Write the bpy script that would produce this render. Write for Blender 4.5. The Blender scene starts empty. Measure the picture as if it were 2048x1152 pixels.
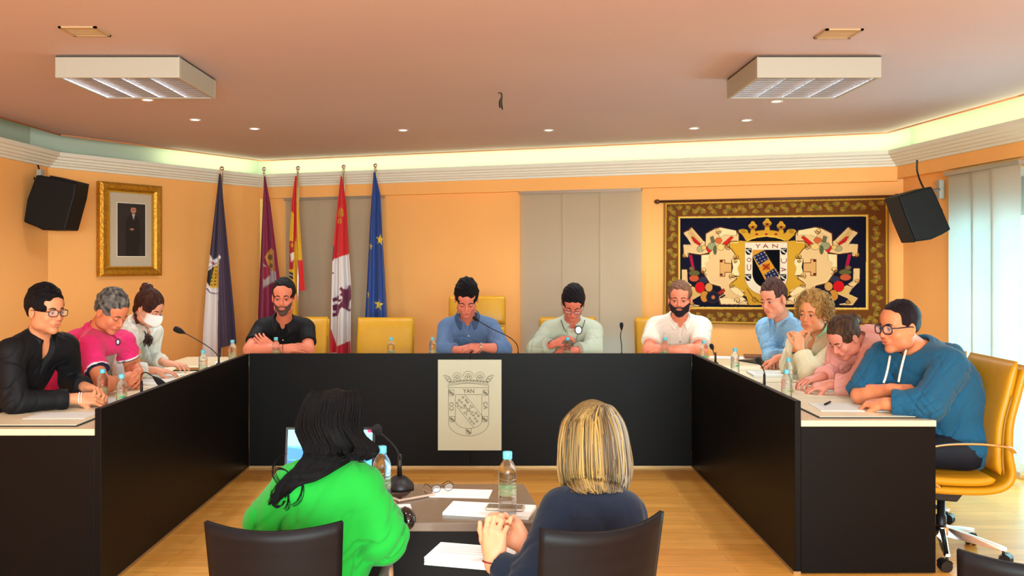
import bpy, math, random
import numpy as np
from mathutils import Vector, Matrix

# ---------------------------------------------------------------- camera, world, lights, exposure
scene = bpy.context.scene
C = scene.collection
F = 1900.0                      # focal length in pixels of the 2048 px wide frame
HX, HY, CH = 988.0, 525.0, 1.52  # vanishing point of the room's depth axis, camera height

cam_d = bpy.data.cameras.new('camera'); cam = bpy.data.objects.new('camera', cam_d); C.objects.link(cam)
cam.location = (0, 0, CH); cam.rotation_euler = (math.radians(90), 0, 0)
cam_d.sensor_width = 36; cam_d.lens = 36*F/2048
cam_d.shift_x = (1024-HX)/2048; cam_d.shift_y = -(576-HY)/2048
cam_d.clip_start = 0.05; cam_d.clip_end = 200
scene.camera = cam
vs = scene.view_settings
vs.view_transform = 'Standard'; vs.look = 'None'; vs.gamma = 1.0; vs.use_curve_mapping = False
vs.exposure = 1.10
scene.cycles.max_bounces = 8; scene.cycles.diffuse_bounces = 4; scene.cycles.glossy_bounces = 4
scene.cycles.transmission_bounces = 8; scene.cycles.transparent_max_bounces = 12
scene.cycles.caustics_reflective = False; scene.cycles.caustics_refractive = False
scene.cycles.sample_clamp_indirect = 6.0

world = bpy.data.worlds.new('world'); scene.world = world; world.use_nodes = True
bgn = world.node_tree.nodes['Background']
bgn.inputs[0].default_value = (0.26, 0.86, 1.0, 1); bgn.inputs[1].default_value = 1.6

def at(px, py, Y):
    return Vector(((px-HX)/F*Y, Y, CH+(HY-py)/F*Y))
def on_z(px, py, z):
    Y = (CH-z)*F/(py-HY); return at(px, py, Y)
def on_wall(px, py, a, b, off=0.0):
    """point on the vertical plane through plan points a, b seen at pixel; off = distance into the room"""
    a = Vector(a[:2]); b = Vector(b[:2]); d = (b-a).normalized(); n = Vector((d.y, -d.x))
    r = Vector(((px-HX)/F, 1.0))
    t = (n.dot(a)+off)/n.dot(r)
    return at(px, py, t)

def area(name, loc, target, sx, sy, power, col, spread=180):
    l = bpy.data.lights.new(name, 'AREA'); l.shape = 'RECTANGLE'; l.size = sx; l.size_y = sy
    l.energy = power; l.color = col; l.spread = math.radians(spread)
    o = bpy.data.objects.new(name, l); C.objects.link(o); o.location = loc
    o.rotation_euler = (Vector(target)-Vector(loc)).to_track_quat('-Z', 'Y').to_euler()
    return o
# added fill light behind the camera, standing in for unseen windows
area('rear_fill_light', (0.6, -3.2, 1.6), (0.2, 6, 1.3), 4.6, 1.7, 385, (0.76, 0.97, 1.0))
# daylight through the big window in the right wall (its opening is at y 5.0 - 6.7)
area('right_window_light', (4.5, 6.4, 1.1), (0, 6.2, 0.9), 2.2, 1.8, 45, (0.55, 0.93, 1.0))

# ---------------------------------------------------------------- materials
MATS = {}
def mat(name, col=(0.5, 0.5, 0.5), rough=0.5, metal=0.0, noise=0.0, nscale=20, bump=0.0, bscale=60, spec=0.5,
        trans=0.0, emit=None, es=1.0, attr=None, sheen=0.0, stretch=None, ior=1.45, coat=0.0, alpha=1.0):
    if name in MATS: return MATS[name]
    m = bpy.data.materials.new(name); m.use_nodes = True; nt = m.node_tree; N = nt.nodes; L = nt.links
    b = N['Principled BSDF']
    b.inputs['Roughness'].default_value = rough; b.inputs['Metallic'].default_value = metal
    b.inputs['Base Color'].default_value = (*col, 1); b.inputs['Specular IOR Level'].default_value = spec
    b.inputs['Transmission Weight'].default_value = trans; b.inputs['IOR'].default_value = ior
    b.inputs['Sheen Weight'].default_value = sheen; b.inputs['Coat Weight'].default_value = coat
    b.inputs['Alpha'].default_value = alpha
    if emit: b.inputs['Emission Color'].default_value = (*emit, 1); b.inputs['Emission Strength'].default_value = es
    src = None
    tc = N.new('ShaderNodeTexCoord'); co = tc.outputs['Object']
    if stretch:
        mp = N.new('ShaderNodeMapping'); mp.inputs['Scale'].default_value = stretch; L.new(co, mp.inputs[0]); co = mp.outputs[0]
    if attr:
        a = N.new('ShaderNodeVertexColor'); a.layer_name = attr; src = a.outputs[0]
    if noise > 0:
        t = N.new('ShaderNodeTexNoise'); t.inputs['Scale'].default_value = nscale; t.inputs['Detail'].default_value = 4
        L.new(co, t.inputs['Vector'])
        mr = N.new('ShaderNodeMapRange'); mr.inputs[1].default_value = 0.3; mr.inputs[2].default_value = 0.7
        mr.inputs[3].default_value = 1-noise; mr.inputs[4].default_value = 1+noise
        L.new(t.outputs['Fac'], mr.inputs[0])
        mx = N.new('ShaderNodeVectorMath'); mx.operation = 'SCALE'; L.new(mr.outputs[0], mx.inputs['Scale'])
        if src: L.new(src, mx.inputs[0])
        else: mx.inputs[0].default_value = col
        src = mx.outputs[0]
    if src: L.new(src, b.inputs['Base Color'])
    if bump > 0:
        t = N.new('ShaderNodeTexNoise'); t.inputs['Scale'].default_value = bscale; t.inputs['Detail'].default_value = 3
        L.new(co, t.inputs['Vector'])
        bp = N.new('ShaderNodeBump'); bp.inputs['Strength'].default_value = bump; bp.inputs['Distance'].default_value = 0.01
        L.new(t.outputs['Fac'], bp.inputs['Height']); L.new(bp.outputs[0], b.inputs['Normal'])
    MATS[name] = m; return m

# ---------------------------------------------------------------- mesh building
class MB:
    def __init__(s): s.v = []; s.f = []; s.m = []; s.sm = []
    def add(s, vs, fs, mi=0, smooth=False):
        o = len(s.v); s.v += [tuple(p) for p in vs]
        s.f += [tuple(i+o for i in f) for f in fs]; s.m += [mi]*len(fs); s.sm += [smooth]*len(fs)
        return s
    def box(s, lo, hi, mi=0, M=None):
        x0, y0, z0 = lo; x1, y1, z1 = hi
        v = [Vector(p) for p in ((x0,y0,z0),(x1,y0,z0),(x1,y1,z0),(x0,y1,z0),(x0,y0,z1),(x1,y0,z1),(x1,y1,z1),(x0,y1,z1))]
        if M is not None: v = [M @ p for p in v]
        return s.add(v, [(0,3,2,1),(4,5,6,7),(0,1,5,4),(1,2,6,5),(2,3,7,6),(3,0,4,7)], mi)
    def prism(s, poly, axis, a, b, mi=0, M=None, smooth=False):
        """poly: 2-D outline in the other two axes, extruded along axis from a to b"""
        def P(u, w, t):
            p = {'x': (t, u, w), 'y': (u, t, w), 'z': (u, w, t)}[axis]; p = Vector(p)
            return M @ p if M is not None else p
        n = len(poly); v = [P(u, w, a) for u, w in poly]+[P(u, w, b) for u, w in poly]
        s.add(v, [tuple(range(n))[::-1], tuple(range(n, 2*n))], mi)
        o = len(s.v)-2*n
        for i in range(n):
            j = (i+1) % n; s.f.append((o+i, o+j, o+n+j, o+n+i)); s.m.append(mi); s.sm.append(smooth)
        return s
    def tube(s, path, r, n=10, mi=0, closed=False, flat=1.0, cap=True):
        path = [Vector(p) for p in path]; k = len(path)
        rs = r if isinstance(r, (list, tuple, np.ndarray)) else [r]*k
        up = None; v = []
        for i, p in enumerate(path):
            if closed: t = path[(i+1) % k]-path[i-1]
            else: t = path[min(i+1, k-1)]-path[max(i-1, 0)]
            if t.length < 1e-9: t = Vector((0, 0, 1))
            t.normalize()
            if up is None: up = Vector((0, 0, 1)) if abs(t.z) < 0.9 else Vector((1, 0, 0))
            a = t.cross(up); 
            if a.length < 1e-6: a = t.orthogonal()
            a.normalize(); b = a.cross(t).normalized(); up = b
            for j in range(n):
                q = 2*math.pi*j/n; v.append(p+a*math.cos(q)*rs[i]+b*math.sin(q)*rs[i]*flat)
        fs = []
        for i in range(k if closed else k-1):
            for j in range(n):
                A = i*n+j; B = i*n+(j+1) % n; i2 = (i+1) % k; fs.append((A, B, i2*n+(j+1) % n, i2*n+j))
        s.add(v, fs, mi, True)
        if not closed and cap:
            o = len(s.v)-len(v); s.f.append(tuple(o+j for j in range(n))[::-1]); s.m.append(mi); s.sm.append(False)
            s.f.append(tuple(o+(k-1)*n+j for j in range(n))); s.m.append(mi); s.sm.append(False)
        return s
    def lathe(s, prof, n=24, c=(0, 0, 0), mi=0, M=None):
        v = []
        for r, z in prof:
            for j in range(n):
                q = 2*math.pi*j/n; p = Vector((c[0]+r*math.cos(q), c[1]+r*math.sin(q), c[2]+z)); v.append(M @ p if M is not None else p)
        k = len(prof); fs = [(i*n+j, i*n+(j+1) % n, (i+1)*n+(j+1) % n, (i+1)*n+j) for i in range(k-1) for j in range(n)]
        s.add(v, fs, mi, True)
        o = len(s.v)-len(v)
        if prof[0][0] > 1e-5: s.f.append(tuple(o+j for j in range(n))[::-1]); s.m.append(mi); s.sm.append(False)
        if prof[-1][0] > 1e-5: s.f.append(tuple(o+(k-1)*n+j for j in range(n))); s.m.append(mi); s.sm.append(False)
        return s
    def sphere(s, c, r, mi=0, n=16, M=None):
        if not isinstance(r, (tuple, list)): r = (r, r, r)
        v = []; k = n//2
        for i in range(k+1):
            t = math.pi*i/k
            for j in range(n):
                q = 2*math.pi*j/n
                p = Vector((c[0]+r[0]*math.sin(t)*math.cos(q), c[1]+r[1]*math.sin(t)*math.sin(q), c[2]-r[2]*math.cos(t)))
                v.append(M @ p if M is not None else p)
        return s.add(v, [(i*n+j, i*n+(j+1) % n, (i+1)*n+(j+1) % n, (i+1)*n+j) for i in range(k) for j in range(n)], mi, True)
    def grid(s, fn, nu, nv, mi=0, smooth=True, closed_u=False):
        v = [fn(i/(nu if closed_u else nu-1), j/(nv-1)) for j in range(nv) for i in range(nu)]
        ku = nu if closed_u else nu-1
        return s.add(v, [(j*nu+i, j*nu+(i+1) % nu, (j+1)*nu+(i+1) % nu, (j+1)*nu+i) for j in range(nv-1) for i in range(ku)], mi, smooth)
    def build(s, name, mats, parent=None, bevel=0, loc=None, rotz=0, solid=0, fixn=True):
        me = bpy.data.meshes.new(name); me.from_pydata(s.v, [], s.f)
        if not isinstance(mats, (list, tuple)): mats = [mats]
        for m in mats: me.materials.append(m)
        me.polygons.foreach_set('material_index', s.m); me.polygons.foreach_set('use_smooth', s.sm)
        me.update()
        if fixn:
            import bmesh
            bm = bmesh.new(); bm.from_mesh(me); bmesh.ops.recalc_face_normals(bm, faces=bm.faces); bm.to_mesh(me); bm.free()
        o = bpy.data.objects.new(name, me); C.objects.link(o)
        if parent is not None: o.parent = parent
        if loc is not None: o.location = loc
        o.rotation_euler.z = rotz
        if solid:
            md = o.modifiers.new('solid', 'SOLIDIFY'); md.thickness = solid; md.offset = 0
        if bevel:
            md = o.modifiers.new('bevel', 'BEVEL'); md.width = bevel; md.segments = 2; md.limit_method = 'ANGLE'; md.angle_limit = math.radians(40)
        return o

def tag(o, label=None, cat=None, group=None, kind=None):
    if label: o['label'] = label
    if cat: o['category'] = cat
    if group: o['group'] = group
    if kind: o['kind'] = kind
    return o
def empty(name, loc=(0, 0, 0), rotz=0, label=None, cat=None, group=None):
    o = bpy.data.objects.new(name, None); C.objects.link(o); o.empty_display_size = 0.1
    o.location = loc; o.rotation_euler.z = rotz; return tag(o, label, cat, group)
def copy_tree(o, parent=None):
    c = o.copy(); C.objects.link(c)
    if parent is not None: c.parent = parent
    for ch in [x for x in bpy.data.objects if x.parent == o]: copy_tree(ch, c)
    return c
def struct(o): o['kind'] = 'structure'; return o
def smoothpath(pts, n=8):
    """Catmull-Rom through the points"""
    P = [Vector(p) for p in pts]; P = [P[0]*2-P[1]]+P+[P[-1]*2-P[-2]]; out = []
    for i in range(1, len(P)-2):
        for k in range(n):
            t = k/n; a, b, c, d = P[i-1:i+3]
            out.append(0.5*((2*b)+(c-a)*t+(2*a-5*b+4*c-d)*t*t+(3*b-a-3*c+d)*t**3))
    out.append(P[-2]); return out
def color_mesh(name, V, Fq, col, material, parent=None, smooth=True, layer='Col'):
    """fast mesh from numpy arrays with a colour per vertex"""
    me = bpy.data.meshes.new(name); V = np.asarray(V, np.float32); Fq = np.asarray(Fq, np.int32)
    me.vertices.add(len(V)); me.vertices.foreach_set('co', V.ravel())
    me.loops.add(Fq.size); me.loops.foreach_set('vertex_index', Fq.ravel())
    me.polygons.add(len(Fq)); me.polygons.foreach_set('loop_start', np.arange(0, Fq.size, 4, dtype=np.int32))
    me.polygons.foreach_set('loop_total', np.full(len(Fq), 4, np.int32))
    me.polygons.foreach_set('use_smooth', np.full(len(Fq), smooth))
    me.update(calc_edges=True)
    if col is not None:
        a = me.color_attributes.new(layer, 'FLOAT_COLOR', 'POINT')
        c = np.ones((len(V), 4), np.float32); c[:, :3] = col; a.data.foreach_set('color', c.ravel())
    me.materials.append(material)
    o = bpy.data.objects.new(name, me); C.objects.link(o)
    if parent is not None: o.parent = parent
    return o
def lin(r, g, b):
    f = lambda c: ((c/255+0.055)/1.055)**2.4 if c > 10 else c/255/12.92
    return (f(r), f(g), f(b))
# ================================================================ THE ROOM
K = 1.12
PL = [(x*K, y*K) for x, y in [(-3.36, -3.0), (-3.39, 7.42), (-2.28, 9.31), (3.03, 7.30), (3.15, 5.7), (3.30, -3.0)]]
def zz(z): return CH+(z-CH)*K
   # front line of the cornice in plan
def offset(line, o):
    """shift the room's plan line outwards by o, mitred"""
    out = []; n = len(line)
    for i in range(n):
        p = Vector(line[i]); ns = []
        if i > 0: d = (p-Vector(line[i-1])).normalized(); ns.append(Vector((-d.y, d.x)))
        if i < n-1: d = (Vector(line[i+1])-p).normalized(); ns.append(Vector((-d.y, d.x)))
        if len(ns) == 1: out.append(p+ns[0]*o)
        else: b = (ns[0]+ns[1]).normalized(); out.append(p+b*(o/b.dot(ns[0])))
    return out
W0 = offset(PL, 0.12)    # faces of walls and of the beam
W1 = offset(PL, 0.20)    # recessed wall under the beam
CZ = zz(2.52)
m_wall = mat('peach_paint', lin(255, 186, 108), 0.75, noise=0.03, nscale=1.5, bump=0.08, bscale=90)
m_ceil = mat('ceiling_paint', lin(198, 178, 182), 0.6, noise=0.03, nscale=0.8, bump=0.05, bscale=40)
m_white = mat('white_plaster', lin(232, 228, 214), 0.6)
m_cove = mat('cove_white', lin(196, 204, 184), 0.7)
m_edge = mat('ceiling_edge', lin(214, 140, 96), 0.6)

# floor: oak boards
def floor_material():
    m = bpy.data.materials.new('oak_boards'); m.use_nodes = True; nt = m.node_tree; N = nt.nodes; L = nt.links; b = N['Principled BSDF']
    tc = N.new('ShaderNodeTexCoord'); mp = N.new('ShaderNodeMapping'); L.new(tc.outputs['Object'], mp.inputs[0])
    br = N.new('ShaderNodeTexBrick'); br.inputs['Scale'].default_value = 1.0
    br.inputs['Brick Width'].default_value = 1.2; br.inputs['Row Height'].default_value = 0.095; br.inputs['Mortar Size'].default_value = 0.0012
    br.offset = 0.37; br.inputs['Color1'].default_value = (*lin(232, 168, 78), 1); br.inputs['Color2'].default_value = (*lin(216, 148, 62), 1)
    br.inputs['Mortar'].default_value = (*lin(150, 96, 36), 1); L.new(mp.outputs[0], br.inputs[0])
    mp2 = N.new('ShaderNodeMapping'); mp2.inputs['Scale'].default_value = (2.0, 26, 1); L.new(tc.outputs['Object'], mp2.inputs[0])
    ns = N.new('ShaderNodeTexNoise'); ns.inputs['Scale'].default_value = 2.2; ns.inputs['Detail'].default_value = 5; L.new(mp2.outputs[0], ns.inputs[0])
    mr = N.new('ShaderNodeMapRange'); mr.inputs[1].default_value = 0.3; mr.inputs[2].default_value = 0.7; mr.inputs[3].default_value = 0.86; mr.inputs[4].default_value = 1.12
    L.new(ns.outputs['Fac'], mr.inputs[0]); mx = N.new('ShaderNodeVectorMath'); mx.operation = 'SCALE'
    L.new(br.outputs[0], mx.inputs[0]); L.new(mr.outputs[0], mx.inputs['Scale']); L.new(mx.outputs[0], b.inputs['Base Color'])
    b.inputs['Roughness'].default_value = 0.28; b.inputs['Specular IOR Level'].default_value = 0.5
    return m
struct(MB().prism([(p[0], p[1]) for p in offset(PL, 0.6)], 'z', -0.08, 0).build('floor', floor_material()))
# ceiling slab that floats inside the cove, with its copper-coloured edge
ceil = MB(); cpl = [(p[0], p[1]) for p in offset(PL, -0.01)]
ceil.prism(cpl, 'z', CZ, CZ+0.035); struct(ceil.build('ceiling', m_ceil))
for nm, i, j in (('left', 0, 1), ('corner', 1, 2), ('back', 2, 3), ('right', 3, 5)):
    e = MB()
    pts = [Vector((*offset(PL, 0.0)[k], 0)) for k in range(i, j+1)]
    for a, b in zip(pts, pts[1:]):
        e.tube([a+Vector((0, 0, CZ+0.006)), b+Vector((0, 0, CZ+0.006))], 0.016, 8)
    struct(e.build('trim_ceiling_edge_'+nm, m_edge))
# cove: lid and outer wall above the cornice
cv = MB(); o1 = offset(PL, 0.34)
cv.prism([(p[0], p[1]) for p in offset(PL, 0.4)], 'z', zz(2.70), zz(2.74))
ins = offset(PL, 0.30)
for k in range(len(PL)-1):
    a, b = ins[k], ins[k+1]; A, B = offset(PL, 0.4)[k], offset(PL, 0.4)[k+1]
    cv.prism([(a.x, a.y), (b.x, b.y), (B.x, B.y), (A.x, A.y)], 'z', zz(2.36), zz(2.70))
struct(cv.build('ceiling_cove', m_cove))
# stepped cornice
prof = [(0.125, 2.265), (0.095, 2.265), (0.095, 2.283), (0.075, 2.288), (0.068, 2.303), (0.05, 2.306), (0.045, 2.324), (0.027, 2.328), (0.022, 2.346),
        (0.004, 2.35), (0.0, 2.356), (0.0, 2.382), (0.022, 2.385), (0.022, 2.365), (0.30, 2.365), (0.30, 2.33), (0.125, 2.33)]
prof = [(o, zz(z)) for o, z in prof]
lines = [offset(PL, o) for o, z in prof]
for nm, i, j in (('left', 0, 1), ('corner', 1, 2), ('back', 2, 3), ('right', 3, 5)):
    cn = MB()
    for k in range(i, j):
        q = len(prof); v = [(*lines[t][k], prof[t][1]) for t in range(q)]+[(*lines[t][k+1], prof[t][1]) for t in range(q)]
        cn.add(v, [(t, (t+1) % q, q+(t+1) % q, q+t) for t in range(q)])
    struct(cn.build('trim_cornice_'+nm, m_white))

def wall(name, a, b, z0, z1, holes=(), th=0.12, m=m_wall):
    """a wall between two plan points with rectangular holes (s0, s1, z0, z1)"""
    a = Vector(a[:2]); b = Vector(b[:2]); d = (b-a).normalized(); n = Vector((-d.y, d.x)); L = (b-a).length; w = MB()
    def blk(s0, s1, u0, u1):
        if s1-s0 < 1e-4 or u1-u0 < 1e-4: return
        p = [a+d*s0, a+d*s1, a+d*s1+n*th, a+d*s0+n*th]; w.prism([(q.x, q.y) for q in p], 'z', u0, u1)
    s = 0
    for h in sorted(holes):
        blk(s, h[0], z0, z1); blk(h[0], h[1], z0, h[2]); blk(h[0], h[1], h[3], z1); s = h[1]
    blk(s, L, z0, z1); return struct(w.build(name, m))
def s_of(px, a, b, off=0.0):
    p = on_wall(px, 400, a, b, off); return (Vector((p.x, p.y))-Vector(a[:2])).dot((Vector(b[:2])-Vector(a[:2])).normalized())

BZ = zz(2.155)   # underside of the beam
rear = [Vector((-4.0, -3.36)), Vector((4.0, -3.36))]
wall('wall_left', W0[0], W0[1], 0, zz(2.36)); wall('wall_corner', W0[1], W0[2], 0, zz(2.36))
wall('wall_rear', rear[1], rear[0], 0, zz(2.74), [(1.0, 3.2, 0.9, 2.2), (3.9, 6.1, 0.9, 2.2)])
# back wall, recessed under the beam, two window openings behind the panel blinds
ba, bb = W1[2], W1[3]
hA = (s_of(585, ba, bb), s_of(752, ba, bb)); hB = (s_of(1056, ba, bb), s_of(1272, ba, bb))
wall('wall_back', ba, bb, 0, zz(2.36), [(hA[0], hA[1], 0.55, 2.16), (hB[0], hB[1], 0.55, 2.16)])
bm_ = MB(); pa, pb = W0[2], W0[3]; dd = (pb-pa).normalized(); nn = Vector((-dd.y, dd.x))
p = [W0[2], W0[3], W0[3]+nn*0.10, W0[2]+nn*0.10]; bm_.prism([(q.x, q.y) for q in p], 'z', BZ, zz(2.36)); struct(bm_.build('trim_beam_back', m_wall))
# right wall with the tall window
ra, rb = W1[3], W1[4]; rc_, rd = W1[4], W1[5]
s0 = s_of(1899, ra, rb)
wall('wall_right', ra, rb, 0, zz(2.36), [(s0, (rb-ra).length, 0.03, 2.20)])
wall('wall_right_near', rc_, rd, 0, zz(2.36), [(0.0, 1.3, 0.03, 2.20)])
bm_ = MB()
for k in (3, 4):
    a, b = W0[k], W0[k+1]; d = (b-a).normalized(); n = Vector((-d.y, d.x))
    bm_.prism([(q.x, q.y) for q in (a, b, b+n*0.10, a+n*0.10)], 'z', BZ+0.02, zz(2.36))
struct(bm_.build('trim_beam_right', m_wall))
# shutters: opaque slats let down in front of the glass (back windows almost closed, right one half way)
m_shut = mat('shutter_grey', lin(150, 146, 140), 0.7); m_alu = mat('white_aluminium', lin(225, 228, 228), 0.4)
m_glass = mat('window_glass', (0.85, 0.95, 0.97), 0.03, alpha=0.10)
def shutter(name, a, b, s0, s1, z0, z1, off):
    a = Vector(a[:2]); b = Vector(b[:2]); d = (b-a).normalized(); n = Vector((-d.y, d.x)); w = MB(); z = z0
    while z < z1-0.01:
        p = [a+d*s0+n*off, a+d*s1+n*off, a+d*s1+n*(off+0.015), a+d*s0+n*(off+0.015)]
        w.prism([(q.x, q.y) for q in p], 'z', z, min(z+0.0495, z1)); z += 0.05
    return struct(w.build(name, m_shut))
def window(name, a, b, s0, s1, z0, z1, off, mull=()):
    a = Vector(a[:2]); b = Vector(b[:2]); d = (b-a).normalized(); n = Vector((-d.y, d.x))
    def bar(w, p0, p1, u0, u1, t=0.05):
        p = [a+d*p0+n*off, a+d*p1+n*off, a+d*p1+n*(off+t), a+d*p0+n*(off+t)]; w.prism([(q.x, q.y) for q in p], 'z', u0, u1)
    w = MB(); bar(w, s0, s1, z0, z0+0.06); bar(w, s0, s1, z1-0.06, z1); bar(w, s0, s0+0.05, z0, z1); bar(w, s1-0.05, s1, z0, z1)
    for q in mull: bar(w, q-0.025, q+0.025, z0, z1)
    fr = struct(w.build(name, m_alu)); g = MB(); bar(g, s0+0.05, s1-0.05, z0+0.06, z1-0.06, 0.004)
    pane = g.build('glass_pane', m_glass, fr); return fr
window('window_1', ba, bb, hA[0], hA[1], 0.55, 2.16, 0.05); shutter('window_shutter_1', ba, bb, hA[0], hA[1], 0.56, 2.16, 0.105)
window('window_2', ba, bb, hB[0], hB[1], 0.55, 2.16, 0.05); shutter('window_shutter_2', ba, bb, hB[0], hB[1], 0.72, 2.16, 0.105)
Lr = (rb-ra).length
window('window_3', ra, rb, s0, Lr, 0.03, 2.20, 0.05, ((s0+Lr)/2+0.1,)); shutter('window_shutter_3', ra, rb, s0, Lr, 1.86, 2.20, 0.105)
window('window_4', rc_, rd, 0.0, 1.3, 0.03, 2.20, 0.05, (0.65,)); shutter('window_shutter_4', rc_, rd, 0.0, 1.3, 1.86, 2.20, 0.105)

# cove lamps behind the cornice lip (the left run is switched off)
def cove_light(a, b, power, col=(0.92, 1.0, 0.62)):
    a = Vector((*a, zz(2.395))); b = Vector((*b, zz(2.395))); L = (b-a).length; m = (a+b)/2; d = (b-a).normalized(); n = Vector((-d.y, d.x, 0))
    l = bpy.data.lights.new('cove_tube_light', 'AREA'); l.shape = 'RECTANGLE'; l.size = L; l.size_y = 0.05; l.energy = power*L; l.color = col
    o = bpy.data.objects.new('cove_tube_light', l); C.objects.link(o); o.location = m
    up = (Vector((0, 0, 1))*0.97+n*0.25).normalized(); lz = -up; ly = lz.cross(d).normalized()   # area lights shine along local -Z
    o.rotation_euler = Matrix((d, ly, lz)).transposed().to_euler()
q = offset(PL, 0.11)
cs = q[1].lerp(q[2], 0.52)
COVE = 1.35
cove_light(cs, q[2], COVE); cove_light(q[2], q[3], COVE); cove_light(q[3], q[4], COVE); cove_light(q[4], q[5].lerp(q[4], 0.35), COVE)

# panel blinds: a top rail and flat fabric panels in staggered tracks
def blind_material(name, col):
    m = bpy.data.materials.new(name); m.use_nodes = True; nt = m.node_tree; N = nt.nodes; L = nt.links
    N.remove(N['Principled BSDF']); d = N.new('ShaderNodeBsdfDiffuse'); t = N.new('ShaderNodeBsdfTranslucent'); mx = N.new('ShaderNodeMixShader')
    tc = N.new('ShaderNodeTexCoord'); mp = N.new('ShaderNodeMapping'); mp.inputs['Scale'].default_value = (300, 300, 40); L.new(tc.outputs['Object'], mp.inputs[0])
    ns = N.new('ShaderNodeTexNoise'); ns.inputs['Scale'].default_value = 1; L.new(mp.outputs[0], ns.inputs[0])
    mr = N.new('ShaderNodeMapRange'); mr.inputs[3].default_value = 0.94; mr.inputs[4].default_value = 1.04; L.new(ns.outputs[0], mr.inputs[0])
    sc = N.new('ShaderNodeVectorMath'); sc.operation = 'SCALE'; sc.inputs[0].default_value = col; L.new(mr.outputs[0], sc.inputs['Scale'])
    L.new(sc.outputs[0], d.inputs[0]); t.inputs[0].default_value = (0.80, 0.86, 0.86, 1); mx.inputs[0].default_value = 0.5
    L.new(d.outputs[0], mx.inputs[1]); L.new(t.outputs[0], mx.inputs[2]); L.new(mx.outputs[0], N['Material Output'].inputs[0]); return m
m_blind = blind_material('blind_fabric', tuple(c*1.6 for c in lin(190, 168, 142)))
m_rail = mat('blind_rail', lin(176, 168, 158), 0.4, 0.6)
def blinds(label, a, b, pxs, ztop, zbot, off, cat='panel blind'):
    a2 = Vector(a[:2]); b2 = Vector(b[:2]); d = (b2-a2).normalized(); n = Vector((d.y, -d.x))
    P0 = on_wall(pxs[0], 400, a, b, off); r = empty('panel_blind', (P0.x, P0.y, zbot), 0, label, cat, 'panel blinds on the windows')
    S = [(Vector(on_wall(x, 400, a, b, off)[:2])-Vector((P0.x, P0.y))).dot(d) for x in pxs]
    def blk(w, s0, s1, o0, o1, z0, z1):
        p = [d*s0+n*o0, d*s1+n*o0, d*s1+n*o1, d*s0+n*o1]; w.prism([(q.x, q.y) for q in p], 'z', z0-zbot, z1-zbot)
    w = MB(); blk(w, S[0]-0.01, S[-1]+0.01, -0.03, 0.03, ztop-0.03, ztop); w.build('rail', m_rail, r)
    for i in range(len(pxs)-1):
        o = (-0.018, -0.002, 0.014, 0.026)[i % 4]
        w = MB(); blk(w, S[i]-0.015, S[i+1]+0.015, o, o+0.0015, zbot, ztop-0.025); pn = w.build('fabric_panel', m_blind, r)
        w = MB(); blk(w, S[i]-0.015, S[i+1]+0.015, o-0.003, o+0.005, zbot, zbot+0.03); w.build('weight_bar', m_blind, pn)
    return r
blinds('grey beige panel blind behind the flags on the back wall', ba, bb, (572, 640, 703, 765), BZ, 0.06, 0.05)
blinds('closed grey beige panel blind in the middle of the back wall, left of the tapestry', ba, bb, (1043, 1128, 1204, 1281), BZ, 0.06, 0.05)
blinds('bright backlit panel blind on the right wall beside the hanging loudspeaker', ra, rb, (1895, 1944, 1988, 2043), BZ-0.0, 0.04, 0.07)

# ---------------------------------------------------------------- ceiling things
m_spot = mat('downlight_glow', (1, 1, 1), 0.5, emit=(1.0, 0.93, 0.86), es=14)
m_ring = mat('downlight_ring', lin(235, 230, 222), 0.35)
def downlight(x, y, label, power, seen=True):
    if seen:
        r = empty('downlight', (x, y, CZ), 0, label, 'downlight', 'recessed ceiling downlights')
        MB().lathe([(0.030, -0.001), (0.034, -0.006), (0.044, -0.006), (0.046, 0.0)], 24).build('trim_ring', m_ring, r)
        MB().lathe([(0.0, -0.004), (0.020, -0.004), (0.030, -0.002)], 24).build('lens', m_spot, r)
    l = bpy.data.lights.new('downlight_beam', 'SPOT'); l.energy = power; l.color = (0.86, 0.97, 1.0); l.spot_size = math.radians(150); l.spot_blend = 0.9; l.shadow_soft_size = 0.06
    o = bpy.data.objects.new('downlight_beam', l); C.objects.link(o); o.location = (x, y, CZ-0.03)
dl = [((295, 199), 'white downlight just beyond the left louvre lamp'), ((390, 239), 'second downlight from the left, above the gold portrait frame'),
      ((509, 257), 'third downlight from the left, above the left flags'), ((806, 260), 'ceiling downlight above the right end of the flags'),
      ((1097, 260), 'ceiling downlight above the middle panel blind'), ((1388, 256), 'ceiling downlight above the left half of the tapestry'),
      ((1493, 240), 'ceiling downlight above the right half of the tapestry'), ((1553, 202), 'white downlight just beyond the right louvre lamp')]
DLP = 24.0
for (px, py), lb in dl:
    g = on_z(px, py, CZ); downlight(g.x, g.y, lb, DLP)
for x, y in ((-2.2, 3.2), (2.2, 3.2), (-0.8, 3.0), (0.8, 3.0), (-2, 0.8), (0, 0.8), (2, 0.8), (-1.2, -1.2), (1.2, -1.2)): downlight(x, y, None, DLP*1.1, False)  # added unseen beams without fittings, to brighten the near half of the room

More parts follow.
